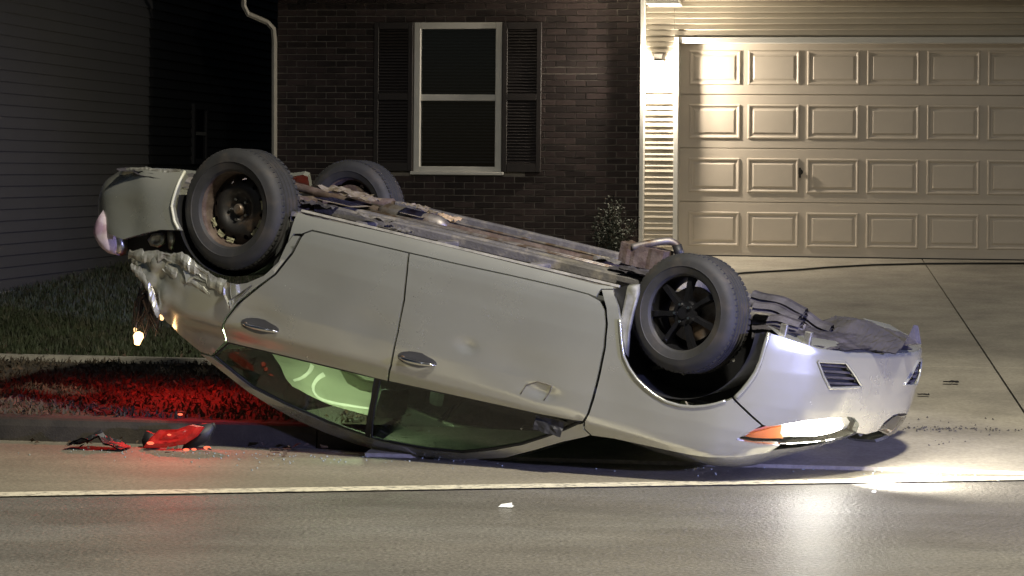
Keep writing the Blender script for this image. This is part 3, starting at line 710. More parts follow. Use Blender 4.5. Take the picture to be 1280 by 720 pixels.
P_quarter = [(161, 318.5), (189, 319.4), (214, 321), (233.6, 324.5), (247, 337), (266.6, 350.5), (284, 358), (296, 360), (309, 358), (330, 349), (348, 332), (358, 310), (366, 299), (375, 299.5), (363, 322), (343, 347), (316, 367), (295, 384.5), (281, 403), (277.5, 418), (282, 431), (264, 449.5), (250, 444), (236, 433), (222, 421), (208, 408.5), (200.5, 393), (194.7, 383), (187, 358), (176, 344), (163.6, 337)]
P_rail = [(265, 451), (250, 446.5), (280, 471), (311, 495), (338, 512), (366, 527.5), (405, 545), (446, 560.5), (482, 570), (525, 577), (575, 579.5), (632, 577), (668, 567.5), (704, 557), (730, 551.5), (738, 549), (729, 541), (729.5, 534), (722, 535.5), (705, 543), (682, 551.5), (652, 561), (618, 567), (577, 571.5), (529, 566.7), (477, 557), (446, 547), (409, 533.5), (357, 511), (314, 489), (285, 466)]
P_rocker = [(372, 270), (390, 275.5), (464, 291), (513, 302), (580, 318), (640, 333), (700, 348), (745, 360), (767, 363), (766.5, 366), (751.5, 366), (745, 376), (735, 372), (701, 363), (640, 349), (575, 335), (510, 320), (450, 306), (390, 292), (377, 297), (367, 297), (360, 307)]
P_rglass = [(286, 433.5), (332, 444.5), (375, 455), (421, 466), (468, 477.5), (464, 505), (459, 550), (446, 546), (409, 532.5), (357, 510), (314, 488), (285, 465), (267, 450)]
P_fglass = [(474, 479.5), (520, 489.5), (554, 497), (632, 514), (677, 524), (726, 532.8), (705, 542), (682, 550.5), (652, 560), (618, 566), (577, 570.5), (529, 565.7), (477, 556), (464, 552), (469, 505)]
P_bump_l = [(960, 420.5), (955.5, 435), (949.5, 456), (943, 471), (934, 484), (926, 494), (917.5, 502.5), (933, 517.5), (954, 536.5), (961, 538.5), (1007, 531), (1040, 527.5), (1060, 526), (1078, 525)]

PAN = {}
for nm, P in dict(rear_door=P_rd, front_door=P_fd, front_fender=P_fender, quarter_panel=P_quarter, roof_rail=P_rail, rocker_panel=P_rocker, rear_window_glass=P_rglass, front_window_glass=P_fglass).items(): PAN[nm] = trace(P)
def qwarp(P, vv):
    # crushed: ripples fading in towards the tail and the torn edge
    k = np.clip((-1.50-P[:, 0])/.4, 0, 1); r = k*(.045*np.abs(np.sin(P[:, 0]*15+P[:, 2]*9))+.03*np.abs(np.sin(P[:, 2]*23-P[:, 0]*8+1))+.008*np.sin(P[:, 0]*67))-.06*k
    P = P.copy(); P[:, 1] += r*np.sign(P[:, 1]); P[:, 2] += r*.3; return P
for nm in ('rear_door', 'front_door', 'front_fender', 'roof_rail', 'rocker_panel'):
    shell(nm, PAN[nm], M_paint, car, th=.03 if nm == 'front_fender' else .018); shell(nm, mirror(PAN[nm]), M_paint, car, th=.018)
shell('quarter_panel', PAN['quarter_panel'], M_paint, car, th=.02, warp=qwarp); shell('quarter_panel', mirror(PAN['quarter_panel']), M_paint, car, th=.02)
for nm in ('rear_window_glass', 'front_window_glass'):
    gm = M_glass if nm[0] == 'r' else M_fglass
    shell(nm, PAN[nm], gm, car, th=.004, off=-.010, gap=.0005); shell(nm, mirror(PAN[nm]), gm, car, th=.004, off=-.010, gap=.0005)
    # black rubber round the glass
    rp = resample(PAN[nm], .03)
    for q in (rp, mirror(rp)):
        mb = MB(); pts = B(q[:, 0], q[:, 1])-Bn(q[:, 0], q[:, 1])*.008; mb.tube(list(pts)+[pts[0]], .007, 6, caps=False); mb.build('window_seal', M_black, car, smooth=True)
# wheel-arch lip on the front fender and rear quarter
def strip_tube(name, px, r, m, off=.004, par=None, n=6):
    q = resample(trace(px), .02, closed=False); pts = B(q[:, 0], q[:, 1])+Bn(q[:, 0], q[:, 1])*off; mb = MB(); mb.tube(pts, r, n); return mb.build(name, m, par or car, smooth=True)
strip_tube('arch_lip', [(774.5, 404), (776, 425), (779.5, 450), (786.5, 465), (795.5, 478), (806.5, 489), (819, 499), (833, 507), (850, 512), (867, 513.5), (881, 512.5), (894, 510), (907, 506)], .008, M_paint, .002)

def on_cy(px, py, y0):
    """pixel -> car (x, y0, z) on the car's lengthwise plane y = y0"""
    o_ = w2c(CAM); d_ = ray(px, py)@CM[:3, :3]; k = (y0-o_[1])/d_[1]; return o_+d_*k
def on_cx(px, py, x0):
    o_ = w2c(CAM); d_ = ray(px, py)@CM[:3, :3]; k = (x0-o_[0])/d_[0]; return o_+d_*k

# --- front bumper: left half traced, right half its mirror
top_e = trace([(975, 425), (1000, 433), (1022, 440), (1050, 443.5), (1075, 446)])
left_h = trace(P_bump_l[:13]); zt = top_e[-1, 1]; zb_ = .735
hl_end = trace([(1068, 527.5), (1074, 535), (1070, 546)])
half = np.vstack([[(SMID, zt)], top_e[::-1], left_h, hl_end, [(SMID, zb_)]])
right = half[1:-1].copy(); right[:, 0] = 2*SMID-right[:, 0]
bump_poly = np.vstack([half, right[::-1]])
G_l = trace([(1022, 456.5), (1057, 458.5), (1067, 472), (1077, 488.5), (1037, 490), (1029, 475)])
G_r = G_l.copy(); G_r[:, 0] = 2*SMID-G_r[:, 0]; G_r = G_r[::-1]
shell('front_bumper', bump_poly, M_paint, car, holes=[G_l, G_r], th=.03, step=.028)
for G in (G_l, G_r):
    gr = shell('grille', shrink(G, -.012), M_black, car, th=.01, off=-.045, gap=0, step=.05)
    c0, c1 = G[:, 0].min(), G[:, 0].max(); z0, z1 = G[:, 1].min(), G[:, 1].max()
    for k in range(4):
        z = z0+(z1-z0)*(k+.7)/4.4; row = np.stack([np.linspace(c0, c1, 60), np.full(60, z)], 1); row = row[inside(row, shrink(G, -.004))]
        if len(row) < 4: continue
        pts = B(row[:, 0], row[:, 1])-Bn(row[:, 0], row[:, 1])*.016; mb = MB(); mb.tube(pts[::3], .0075, 6); mb.build('slat', M_shred, gr, smooth=True)
    q = resample(G, .02); pts = B(q[:, 0], q[:, 1])+Bn(q[:, 0], q[:, 1])*.001; mb = MB(); mb.tube(list(pts)+[pts[0]], .0075, 6, caps=False); mb.build('grille_frame', M_paint, gr, smooth=True)
strip_tube('bumper_arch_lip', [(961, 421), (956.5, 435), (950.5, 456), (944, 471), (935, 484), (927, 494), (919, 502)], .012, M_paint, .003)
q = np.vstack([top_e, [(SMID, zt)], (top_e*np.array([-1, 1])+np.array([2*SMID, 0]))[::-1]]); q = resample(q, .05, closed=False)
pa = B(q[:, 0], q[:, 1])-Bn(q[:, 0], q[:, 1])*.004; pb = pa.copy(); pb[:, 2] -= .035; pb[:, :2] *= .955; pc = pb.copy(); pc[:, :2] *= .93; pc[:, 2] -= .005
mb = MB(); mb.grid(np.array([pa, pb, pc])); mb.build('bumper_lower_lip', M_paint, car, smooth=True)
# broken toothed lip at the far corner
mb = MB()
fx = on_cx(1136, 449, 2.16)
for k in range(5): mb.box(fx[0]-.05, fx[0]+.01, fx[1]-.17+k*.068, fx[1]-.145+k*.068, fx[2]-.04, fx[2]+.035)
mb.box(fx[0]-.05, fx[0]+.015, fx[1]-.18, fx[1]+.17, fx[2]-.062, fx[2]-.038); mb.box(fx[0]-.06, fx[0]-.05, fx[1]-.18, fx[1]+.17, fx[2]-.04, fx[2]+.04)
o = mb.build('broken_lip', M_bare, car); bevel_mesh(o.data, .004)

# --- headlights
P_head = [(921.5, 554.5), (940, 547.5), (961, 541.5), (985, 536), (1007, 533.2), (1035, 530), (1060, 528.5), (1067, 530.5), (1071, 537), (1066, 546.5), (1050, 552), (1028, 556.5), (991, 559.5), (965, 559.5), (945, 558)]
P_lamp = [(986, 538), (1007, 535), (1035, 532), (1056, 531), (1060, 537), (1057, 545), (1045, 550), (1028, 554), (991, 556.5), (983, 549)]
P_amb = [(934, 553), (950, 546.5), (964, 542.5), (980, 539.5), (977, 549), (981, 556), (960, 556), (945, 555)]
HD, HLp, HAm = trace(P_head), trace(P_lamp), trace(P_amb)
M_lens = glass('headlight_lens', (.96, .96, .96), .03)
M_hlamp = glow('headlight_glow', (1.0, .96, .86), 45)
M_amber = mat('amber_lens', (.75, .22, .05), rough=.25, emit=(1.0, .30, .14), estr=.25)  # weak emission stands in for the headlight's light on this lens
for mir in (False, True):
    f_ = (lambda p: mirror(p)) if mir else (lambda p: p)
    hd = shell('headlight', f_(HD), M_lens, car, th=.004, off=.001, gap=.001, step=.03)
    shell('housing', f_(shrink(HD, .003)), mat('lamp_housing', (.80, .80, .78), rough=.30, metal=.9), hd, th=.002, off=-.045, gap=0)
    shell('lamp', f_(shrink(HLp, .010)), mat('dead_lamp', (.05, .05, .055), rough=.3, metal=.5) if mir else M_hlamp, hd, th=.012, off=-.022, gap=0)
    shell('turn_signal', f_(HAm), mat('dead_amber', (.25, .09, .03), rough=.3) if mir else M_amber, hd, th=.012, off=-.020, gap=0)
hp = c2w(B(*sz(1040, 543))+np.array([.10, .02, 0])); fw3 = CM[:3, 0]
light('headlight_beam', 'SPOT', tuple(hp), 300, (1.0, .95, .82), tuple(hp+np.array([2.0, .12, -.85])), spot_size=math.radians(125), spot_blend=1.0, shadow_soft_size=.06)

# --- hood, windscreen, roof, rear window, boot lid: ladders between the two sides
def ladder(name, q, m, crown_, n=21, pw_=2.0, lo=0, inset=.012, drop=0.0, zmin_world=.004, th=None, seal=False):
    P = B(q[:, 0], q[:, 1])-Bn(q[:, 0], q[:, 1])*inset; P[:, 2] += drop
    rows = []
    for p in P:
        r = []; crown = crown_(p[0]) if callable(crown_) else crown_
        for t in np.linspace(1, -1, n):
            c = np.array([p[0], p[1]*t, p[2]+crown*min(1, (p[1]/.72)**2)*(1-abs(t)**pw_)]); wz = c2w(c)[2]
            if wz < zmin_world: c[2] -= (zmin_world-wz)/abs(CM[2, 2])
            r.append(c)
        rows.append(r)
    mb = MB(); mb.grid(np.array(rows)); return mb.build(name, m, car, smooth=True)
hood_q = np.vstack([resample(trace([(741, 549), (766, 552), (812, 562), (857, 571.5), (888, 576), (925, 575.5), (958, 571), (1000, 566.5), (1035, 560), (1062, 551.5), (1072, 546)]), .06, closed=False), [(SMID-.02, zb_+.02)]])
ladder('hood', hood_q, M_paint, lambda x: .012+.095*min(1, max(0, (x-1.15)/.4)), pw_=5.0, n=31)
rail_o = resample(trace([(250, 446.5), (280, 471), (311, 495), (338, 512), (366, 527.5), (405, 545), (446, 560.5), (482, 570), (525, 577), (575, 579.5), (632, 577), (668, 567.5), (704, 557), (738, 549)]), .05, closed=False)
rx = B(rail_o[:, 0], rail_o[:, 1])[:, 0]
ia = int(np.argmin(np.abs(rx+.95))); ib = int(np.argmin(np.abs(rx-.22)))
M_wglass = glass('windscreen_glass', (.035, .038, .04), .06)
ladder('rear_window', rail_o[:ia+1], M_wglass, .03); ladder('roof', rail_o[ia:ib+1], M_paint, .03); ladder('windscreen', rail_o[ib:], M_wglass, .06)
tq = resample(trace([(248, 445), (236, 434), (222, 421.5), (209, 408.5), (202, 395), (196, 384)]), .05, closed=False)
ladder('boot_lid', tq, M_paint, .02)

# --- rear bumper cover: hanging loose, left half traced
rb_px = [(233, 220), (222, 240), (215.5, 262), (219, 281), (224.4, 292.5), (199, 292), (180, 296), (163, 300), (152, 304), (143, 300), (134, 296)]
rb = trace(rb_px); rt = trace([(228, 217.5), (208, 220), (183, 217), (165, 218), (148, 221)])
z_t = rt[-1, 1]; hb = np.vstack([[(0, z_t)], rt[::-1], rb, [(0, rb[-1, 1])]]); rr_ = hb[1:-1].copy(); rr_[:, 0] *= -1
def bwarp(P, vv):
    P = P.copy(); k = np.exp(-((P[:, 2]-z_t)/.05)**2)*np.clip((-1.9-P[:, 0])/.3, 0, 1); P[:, 0] += .04*k; P[:, 2] += .012*np.sin(P[:, 0]*24)*k
    k2 = np.clip((-1.75-P[:, 0])/.2, 0, 1); d_ = k2*(.018*np.abs(np.sin(P[:, 2]*6+P[:, 0]*4+.5))+.007*np.sin(P[:, 0]*13-P[:, 2]*9)-.01); P[:, 0] += d_*.7; P[:, 1] -= d_*np.sign(P[:, 1]); return P
shell('rear_bumper', np.vstack([hb, rr_[::-1]]), M_paint, car, th=.035, warp=bwarp)
strip_tube('bumper_edge', [(231, 219), (221, 240), (214.8, 262), (218.3, 281), (223.5, 291)], .009, mat('edge_paint', (.5, .5, .42), rough=.4, var=.1), .003)
mb = MB()
for k, (w_, hgt, dx_) in enumerate([(.30, .10, 0), (.22, .07, .1)]):
    P = crumple(14, 6, w_, hgt, .05, 30+k); c0 = on_cy(178+k*10, 216, .72); P2 = P.copy(); P2[..., 0] = c0[0]+P[..., 0]; P2[..., 1] = c0[1]-P[..., 1]; P2[..., 2] = c0[2]+P[..., 2]*.6+.005; mb.grid(P2)
mb.build('torn_bumper_edge', M_shred, car)
P_rl = [(135.6, 266), (143, 273), (148, 288), (152, 304), (153, 315), (149, 324), (141, 322), (134.4, 317), (128, 306), (124.4, 296), (126, 284), (130, 275)]
pl = np.array([on_cy(x, y, .66) for x, y in P_rl]); cen = pl.mean(0)
def lump(name, ring, depthvec, m, par, rings=((1, 0), (.96, .5), (.75, .9), (.35, 1.05)), back=True):
    v = []; n = len(ring); c = ring.mean(0)
    for k, d_ in rings: v += [c+(p-c)*k+depthvec*d_ for p in ring]
    f = [(i*n+j, i*n+(j+1) % n, (i+1)*n+(j+1) % n, (i+1)*n+j) for i in range(len(rings)-1) for j in range(n)]; f.append(tuple((len(rings)-1)*n+j for j in range(n)))
    if back: f.append(tuple(range(n-1, -1, -1)))
    o = obj(name, v, f, m, par, True); bm = bmesh.new(); bm.from_mesh(o.data); bmesh.ops.recalc_face_normals(bm, faces=bm.faces); bm.to_mesh(o.data); bm.free(); return o
tl = lump('tail_lamp', pl, np.array([-.03, .06, 0]), mat('milky_lens', (.52, .44, .50), rough=.25, var=.15, vscale=14, col2=(.36, .25, .32), mixscale=10, coat=.5), car)
cs = np.array([on_cy(x, y, .64) for x, y in [(140, 266), (148, 275), (154, 290), (160, 306), (161, 314), (156, 322), (151, 324), (154, 312), (151, 300), (146, 284)]])
lump('lamp_rim', cs, np.array([-.02, .05, 0]), M_bare, tl, rings=((1, 0), (.95, .8), (.7, 1)))
# bumper bracket and a black sheet standing in for the gap's shade
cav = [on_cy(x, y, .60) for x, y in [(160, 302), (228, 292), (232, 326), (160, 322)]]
mb = MB(); mb.add(cav, [(0, 1, 2, 3)]); mb.build('gap_shade', M_black, car)
br = np.array([on_cy(x, y, .68) for x, y in [(186, 304), (192, 297), (203, 295), (209, 300), (207, 309), (199, 314), (190, 312)]])
lump('bumper_bracket', br, np.array([0, .03, 0]), M_bare, car, rings=((1, 0), (.95, .7), (.6, 1), (.45, .6)))
sp = np.array([on_cy(x, y, .70) for x, y in [(210, 293), (218, 293), (219, 303), (216, 318), (212, 316), (211, 303)]]); lump('bracket_strap', sp, np.array([0, .015, 0]), M_bare, car, rings=((1, 0), (.9, 1)))
# torn sheet metal of the quarter
for k, (px, yy, m_) in enumerate([([(168, 337), (176, 341), (188, 353), (191, 362), (184, 360), (174, 350)], .70, M_bare), ([(284, 357), (289, 359), (289, 372), (292, 386), (287, 391), (280, 375), (280, 364)], .87, M_bare),
                                  ([(214, 322), (232, 324), (228, 336), (238, 344), (232, 352), (222, 342), (212, 346), (206, 338)], .80, M_bare), ([(226, 338), (250, 341), (268, 354), (282, 362), (280, 368), (256, 358), (240, 352), (232, 360), (230, 350)], .82, M_paint),
                                  ([(188, 358), (194, 372), (198, 388), (203, 399), (198, 396), (192, 384), (187, 370)], .68, M_bare), ([(286, 382), (300, 372), (316, 361), (306, 372), (294, 386), (288, 394)], .872, M_bare)]):
    r_ = np.array([on_cy(x, y, yy) for x, y in px]); o = lump('torn_metal_flap', r_, np.array([.008, .028, -.01]), m_, car, rings=((1, 0), (.9, .9), (.55, .5))); o.data.polygons.foreach_set('use_smooth', [False]*len(o.data.polygons))
def ribbon(px, yy, m_, seed, wid=.03, out=.02):
    r = np.random.default_rng(seed); q = resample(trace(px), .016, closed=False); n = len(q); base = B(q[:, 0], q[:, 1]); nb = Bn(q[:, 0], q[:, 1]); A = []
    def walk(k): x = np.convolve(r.normal(0, 1, n+12), np.ones(k)/k, 'same')[6:-6]; return x/(np.abs(x).max()+1e-6)
    w1, w2, w3 = walk(6), walk(9), walk(4)
    for t in np.linspace(0, 1, 6):
        P = base+nb*(.003+yy+out*(np.sin(t*3.1)*(.45+.55*w1)+.35*w2*(t > .3)*(t < .9)))[:, None]; P[:, 2] += wid*(-.45*(1-t)*(1+.9*w3)+1.1*t*(1+.5*w2)); P[:, 0] += .3*wid*w1*t; A.append(P)
    mb = MB(); mb.grid(np.array(A)); return mb.build('torn_edge', m_, car)
M_crk = mat('creased_paint', (.48, .48, .42), rough=.28, metal=.55, var=.25, vscale=14, col2=(.30, .29, .25), mixscale=12)
ribbon([(162, 320), (189, 321), (214, 323), (233, 327), (247, 339), (266, 352), (283, 360)], 0, M_crk, 1, .045, .020)
ribbon([(165, 334), (176, 345), (187, 359), (194, 382), (201, 394)], 0, M_crk, 2, .035, .020)
ribbon([(205, 336), (226, 346), (246, 358), (262, 372)], -.008, M_crk, 3, .04, .016)
ribbon([(150, 219), (165, 217), (183, 216.5), (206, 219), (226, 218)], 0, M_crk, 4, .022, .018)
# hanging tail-light harness with lit bulbs
mb = MB(); r = random.Random(5)
for k in range(22):
    p0 = on_cy(r.uniform(176, 196), r.uniform(345, 385), .62+r.uniform(-.05, .08)); p1 = on_cy(r.uniform(164, 200), r.uniform(400, 428), .6+r.uniform(-.06, .06)); pm_ = (p0+p1)/2+np.array([r.uniform(-.05, .05), r.uniform(-.03, .03), 0])
    mb.tube([p0, pm_, p1], [r.uniform(.004, .012), r.uniform(.004, .010), .003], 5)
mb.build('torn_wiring', M_shred, car)
for (px, py, rad, e) in [(173, 425, .030, 4.5), (169, 416, .010, 2.2), (203, 399, .016, 2.4)]:
    c = on_cy(px, py, .64); mb = MB(); mb.lathe([(0, rad), (rad*.75, rad*.7), (rad, 0), (rad*.7, -rad*.8), (rad*.5, -rad*1.6), (0, -rad*1.7)], 12); mb.v = [(c[0]+x, c[1]+z, c[2]-y) for x, y, z in mb.v]
    mb.build('tail_bulb', glow('tail_bulb_%d' % px, (1.0, .56, .24), e), car, smooth=True)
light('tail_bulb_light', 'POINT', tuple(c2w(on_cy(172, 433, .70))), .5, (1.0, .55, .25), shadow_soft_size=.03)

# high brake lamp still burning at the foot of the rear window
bl0 = B(*rail_o[0]); bx0, bz0 = float(bl0[0]), float(bl0[2])+.05
mb = MB(); mb.box(bx0-.05, bx0+.02, -.36, -.10, bz0, bz0+.045); o = mb.build('brake_lamp', mat('lit_red_lens', (.4, .02, .02), rough=.2, emit=(1, .04, .03), estr=.3), car); bevel_mesh(o.data, .01, 2)
bp_ = c2w((bx0-.72, -.25, bz0-.08)); lr = light('brake_lamp_light', 'SPOT', tuple(bp_), 34, (1.0, .02, .015), tuple(bp_+np.array([-.25, -.15, -1.0])), spot_size=math.radians(158), spot_blend=.5, shadow_soft_size=.05)
# --- wheels
def lathe_part(name, prof, m, par, n=72, ang=35):
    mb = MB(); mb.lathe(prof, n); o = mb.build(name, m, par); bm = bmesh.new(); bm.from_mesh(o.data); bmesh.ops.recalc_face_normals(bm, faces=bm.faces); bm.to_mesh(o.data); bm.free(); smooth_by_angle(o.data, ang); return o
def tyre(par, R=.305):
    w_ = .205; pr = [(.190, -.020), (.200, -.006), (.215, .0), (.235, .006), (.238, .009), (.244, .007), (.262, .006), (.280, -.002), (R-.014, -.014), (R-.005, -.028)]
    tr = []
    for g0 in (.058, .088, .118, .148): tr += [(R, -g0+.006), (R-.008, -g0+.003), (R-.008, -g0-.003), (R, -g0-.006)]
    pr = pr+tr+[(r_, -w_-y_) for r_, y_ in reversed(pr)]
    t_ = lathe_part('tyre', pr, M_tyre, par, 96, 28)
    # shoulder blocks
    mb = MB()
    for k in range(64):
        q = 2*math.pi*k/64
        for ys, ye in ((-.024, -.050), (-.156, -.181)):
            dq = .032; P = []
            for rr2, yy in ((R-.010, ys), (R+.0015, ys-.008 if ys > -.1 else ys), (R+.0015, ye), (R-.010, ye)):
                for sg in (-1, 1): P.append((rr2*math.cos(q+sg*dq), yy, rr2*math.sin(q+sg*dq)))
            mb.add(P, [(0, 1, 3, 2), (2, 3, 5, 4), (4, 5, 7, 6), (0, 2, 4, 6), (1, 7, 5, 3)])
    tb = mb.build('tread_block', M_tyre, par); tag(tb, kind='stuff'); return t_
def wheel(kind, pos, rz=0.0, rx=0.0, flip=False, sc=1.0):
    w_ = empty('wheel', tuple(pos), 0, car); w_.rotation_euler = (rx, 0, rz+(math.pi if flip else 0)); tyre(w_); w_.scale = (sc, sc, sc)
    lathe_part('rim', [(.196, -.022), (.207, -.010), (.212, -.012), (.208, -.020), (.190, -.032), (.182, -.06), (.176, -.14), (.186, -.185), (.20, -.195)], M_alloy if kind == 'alloy' else M_rust, w_)
    if kind == 'alloy':
        mb = MB(); mb.lathe([(0, -.020), (.030, -.020), (.034, -.026), (.062, -.030), (.070, -.042), (.070, -.09), (0, -.09)], 32); mb.build('hub', M_alloy, w_, smooth=False)
        ns = 7
        for k in range(ns):
            q = 2*math.pi*k/ns+.2; e1 = np.array([math.cos(q), 0, math.sin(q)]); e2 = np.array([-math.sin(q), 0, math.cos(q)]); P = []
            for rr2, hw, y1, y2 in ((.055, .020, -.030, -.06), (.11, .015, -.022, -.055), (.165, .019, -.024, -.06), (.193, .024, -.034, -.075)):
                P.append([e1*rr2-e2*hw+np.array([0, y2, 0]), e1*rr2-e2*hw*.7+np.array([0, y1, 0]), e1*rr2+e2*hw*.7+np.array([0, y1, 0]), e1*rr2+e2*hw+np.array([0, y2, 0])])
            mb = MB(); mb.grid(np.array(P)); o = mb.build('spoke', M_alloy, w_); smooth_by_angle(o.data, 30)
        lathe_part('brake_disc', [(0, -.115), (.14, -.115), (.142, -.135), (0, -.135)], M_steel, w_, 40)
        nr, ny = .034, -.020
    else:
        cir = lambda r_, n_, cx=0, cy=0: np.array([(cx+r_*math.cos(2*math.pi*i/n_), cy+r_*math.sin(2*math.pi*i/n_)) for i in range(n_)])
        holes = [cir(.0125, 10, .148*math.cos(2*math.pi*k/12), .148*math.sin(2*math.pi*k/12)) for k in range(12)]+[cir(.032, 16)]
        vv, ff = tri_poly(cir(.186, 64), holes, .014); r_ = np.hypot(vv[:, 0], vv[:, 1])
        y_ = np.interp(r_, [0, .05, .07, .095, .115, .15, .175, .19], [-.095, -.090, -.085, -.062, -.060, -.080, -.105, -.10])
        V = np.stack([vv[:, 0], y_, vv[:, 1]], 1); mb = MB(); mb.add(V, [f if np.cross(V[f[1]]-V[f[0]], V[f[2]]-V[f[0]])[1] > 0 else f[::-1] for f in ff])
        mb.build('wheel_disc', mat('rusty_steel_wheel', (.025, .023, .022), rough=.5, metal=.4, var=.4, vscale=14, col2=(.075, .05, .032), mixscale=9, mixlo=.52, mixhi=.64), w_, smooth=True)
        lathe_part('hub_cap', [(0, -.060), (.022, -.062), (.028, -.070), (.031, -.092)], M_steel, w_, 24); lathe_part('brake_drum', [(0, -.125), (.15, -.125), (.155, -.17), (0, -.17)], M_rust, w_, 32)
        for k in range(9):          # dried mud and rubbed paint left round the rim well
            q = random.choice([.2, .45, .7, 1.6, 1.9, 2.4, -.5, -.2])+random.uniform(-.15, .15); P = crumple(5, 4, .045, .022, .012, 60+k); e1 = np.array([math.cos(q), 0, math.sin(q)]); e2 = np.array([-math.sin(q), 0, math.cos(q)]); c = e1*.158+np.array([0, -.072, 0])
            mb = MB(); mb.grid(np.array([[c+e2*p[0]+e1*p[1]+np.array([0, p[2], 0]) for p in row] for row in P])); mb.build('mud_patch', mat('pale_mud', (.28, .27, .17), rough=.9, var=.3, vscale=30), w_)
        nr, ny = .040, -.082
    nut = None
    for k in range(5):
        q = 2*math.pi*k/5+.4; mb = MB(); mb.lathe([(0, .012), (.007, .012), (.0095, .006), (.0095, -.012)], 6); mb.v = [(x+nr*math.cos(q)*1.35, y+ny, z+nr*math.sin(q)*1.35) for x, y, z in mb.v]; mb.build('lug_nut', M_chrome, w_)
    return w_
wheel('alloy', (WB/2, WY, WZ), math.radians(12), math.radians(-3))
wheel('steel', (-WB/2-.015, WY+.01, WZ+.025), math.radians(7), math.radians(0), sc=1.10)
wheel('steel', (-WB/2, -WY, WZ+.05), math.radians(4), flip=True)

# --- wheel wells, floor pan, exhaust, axle, subframe
for sx in (-1, 1):
    for sy in (-1, 1):
        cx, cz, RR = sx*WB/2, .27, .405 if sx > 0 else .36; a0 = np.linspace(-.05, math.pi+.05, 26)
        arc = [(cx+RR*math.cos(q), cz+RR*math.sin(q)) for q in a0]
        mb = MB(); mb.grid(np.array([[(x, sy*.40, z) for x, z in arc], [(x, sy*.6, z) for x, z in arc], [(x, sy*(.80 if sx > 0 else .79), z) for x, z in arc]]))
        k = len(mb.v); mb.v += [(x, sy*.40, z) for x, z in arc]; mb.f.append(tuple(range(k, k+len(arc))))
        mb.build('wheel_arch_liner', M_black, car, smooth=False)
def ribbed(x0, x1, y0, y1, z, nx, ny, amp, seed):
    r = np.random.default_rng(seed); P = np.zeros((nx, ny, 3))
    for i in range(nx):
        for j in range(ny):
            x = x0+(x1-x0)*i/(nx-1); y = y0+(y1-y0)*j/(ny-1)
            P[i, j] = (x, y, z-amp*(.5+.5*math.copysign(abs(math.sin(y*22))**.4, math.sin(y*22)))*(0.6+.4*(math.sin(x*9) > -.5))+r.normal(0, .003))
    return P
mb = MB(); mb.grid(ribbed(-1.0, 1.0, -.76, .76, .225, 50, 60, .022, 3)); mb.build('floor_pan', M_under, car)
mb = MB(); mb.grid(ribbed(-2.25, -1.0, -.44, .44, .26, 24, 40, .03, 4)); mb.grid(np.array([[(-.99, y, z) for y in np.linspace(-.76, .76, 5)] for z in (.2, .5)])); mb.build('boot_floor', M_under, car)
mb = MB()
for y0 in (.50, .36, -.5): mb.box(-.98, .98, y0-.035, y0+.035, .150, .205)
for x0 in (-.6, -.1, .45): mb.box(x0-.03, x0+.03, -.7, .7, .175, .21)
o = mb.build('frame_rails', M_under, car); bevel_mesh(o.data, .008)
mb = MB(); mb.tube([(x, .72, .188) for x in np.linspace(-.95, .95, 30)], .010, 5); mb.build('sill_flange', mat('flange_paint', (.24, .23, .20), rough=.6, var=.4, vscale=20), car)
mb = MB(); mb.tube([(.95, .05, .18), (.5, .08, .165), (-.2, .10, .165), (-.8, .06, .17), (-1.1, -.05, .17), (-1.4, -.1, .16), (-1.7, -.12, .17)], .026, 10); mb.build('exhaust_pipe', M_rust, car, smooth=True)
mb = MB(); mb.tube([(-.35, .10, .165), (-.4, .1, .165), (-.75, .07, .165), (-.8, .06, .165)], [.03, .055, .055, .03], 12); mb.build('resonator', M_steel, car, smooth=True); mb = MB(); mb.tube([(-1.7, -.45, .16), (-1.72, -.4, .2), (-1.74, .1, .2), (-1.75, .15, .2)], [.03, .08, .08, .03], 14); mb.build('muffler', M_steel, car, smooth=True)
for y0, z0 in ((.24, .16), (.20, .158), (-.15, .16)):
    mb = MB(); mb.tube([(.9, y0, z0), (.3, y0+.02, z0-.006), (-.4, y0-.02, z0), (-.95, y0+.04, z0)], .008, 6); mb.build('brake_line', M_steel, car, smooth=True)
mb = MB(); mb.tube([(-WB/2, -.70, .26), (-WB/2+.02, -.3, .22), (-WB/2+.02, .3, .22), (-WB/2, .70, .24)], .035, 10); mb.tube([(-WB/2, .55, .24), (-1.0, .5, .17)], [.04, .03], 8); mb.tube([(-WB/2, -.55, .24), (-1.0, -.5, .17)], [.04, .03], 8)
mb.build('rear_axle', M_rust, car, smooth=True)
mb = MB(); mb.box(1.0, 1.95, -.40, .40, .26, .74); o = mb.build('engine', M_black, car); bevel_mesh(o.data, .03)
mb = MB(); mb.tube([(1.0, .36, .20), (1.5, .38, .21), (1.85, .34, .24)], .04, 8); mb.tube([(1.0, -.36, .20), (1.4, -.38, .24), (1.6, -.34, .28)], .04, 8); mb.tube([(1.15, .38, .19), (1.12, 0, .17), (1.15, -.38, .19)], .05, 8); mb.tube([(WB/2, .38, .2), (WB/2+.02, .72, .24)], [.04, .025], 8)
mb.tube([(WB/2-.15, .36, .2), (WB/2, .70, .25)], [.03, .02], 8); mb.build('subframe', M_under, car, smooth=True)
mb = MB(); mb.tube([(1.12, .46, .60), (1.38, .55, .50), (1.5, .62, .46), (1.62, .70, .42)], .010, 6); mb.tube([(1.30, .56, .54), (1.34, .6, .56), (1.36, .62, .50)], .016, 6); mb.build('torn_liner_clip', M_bare, car)
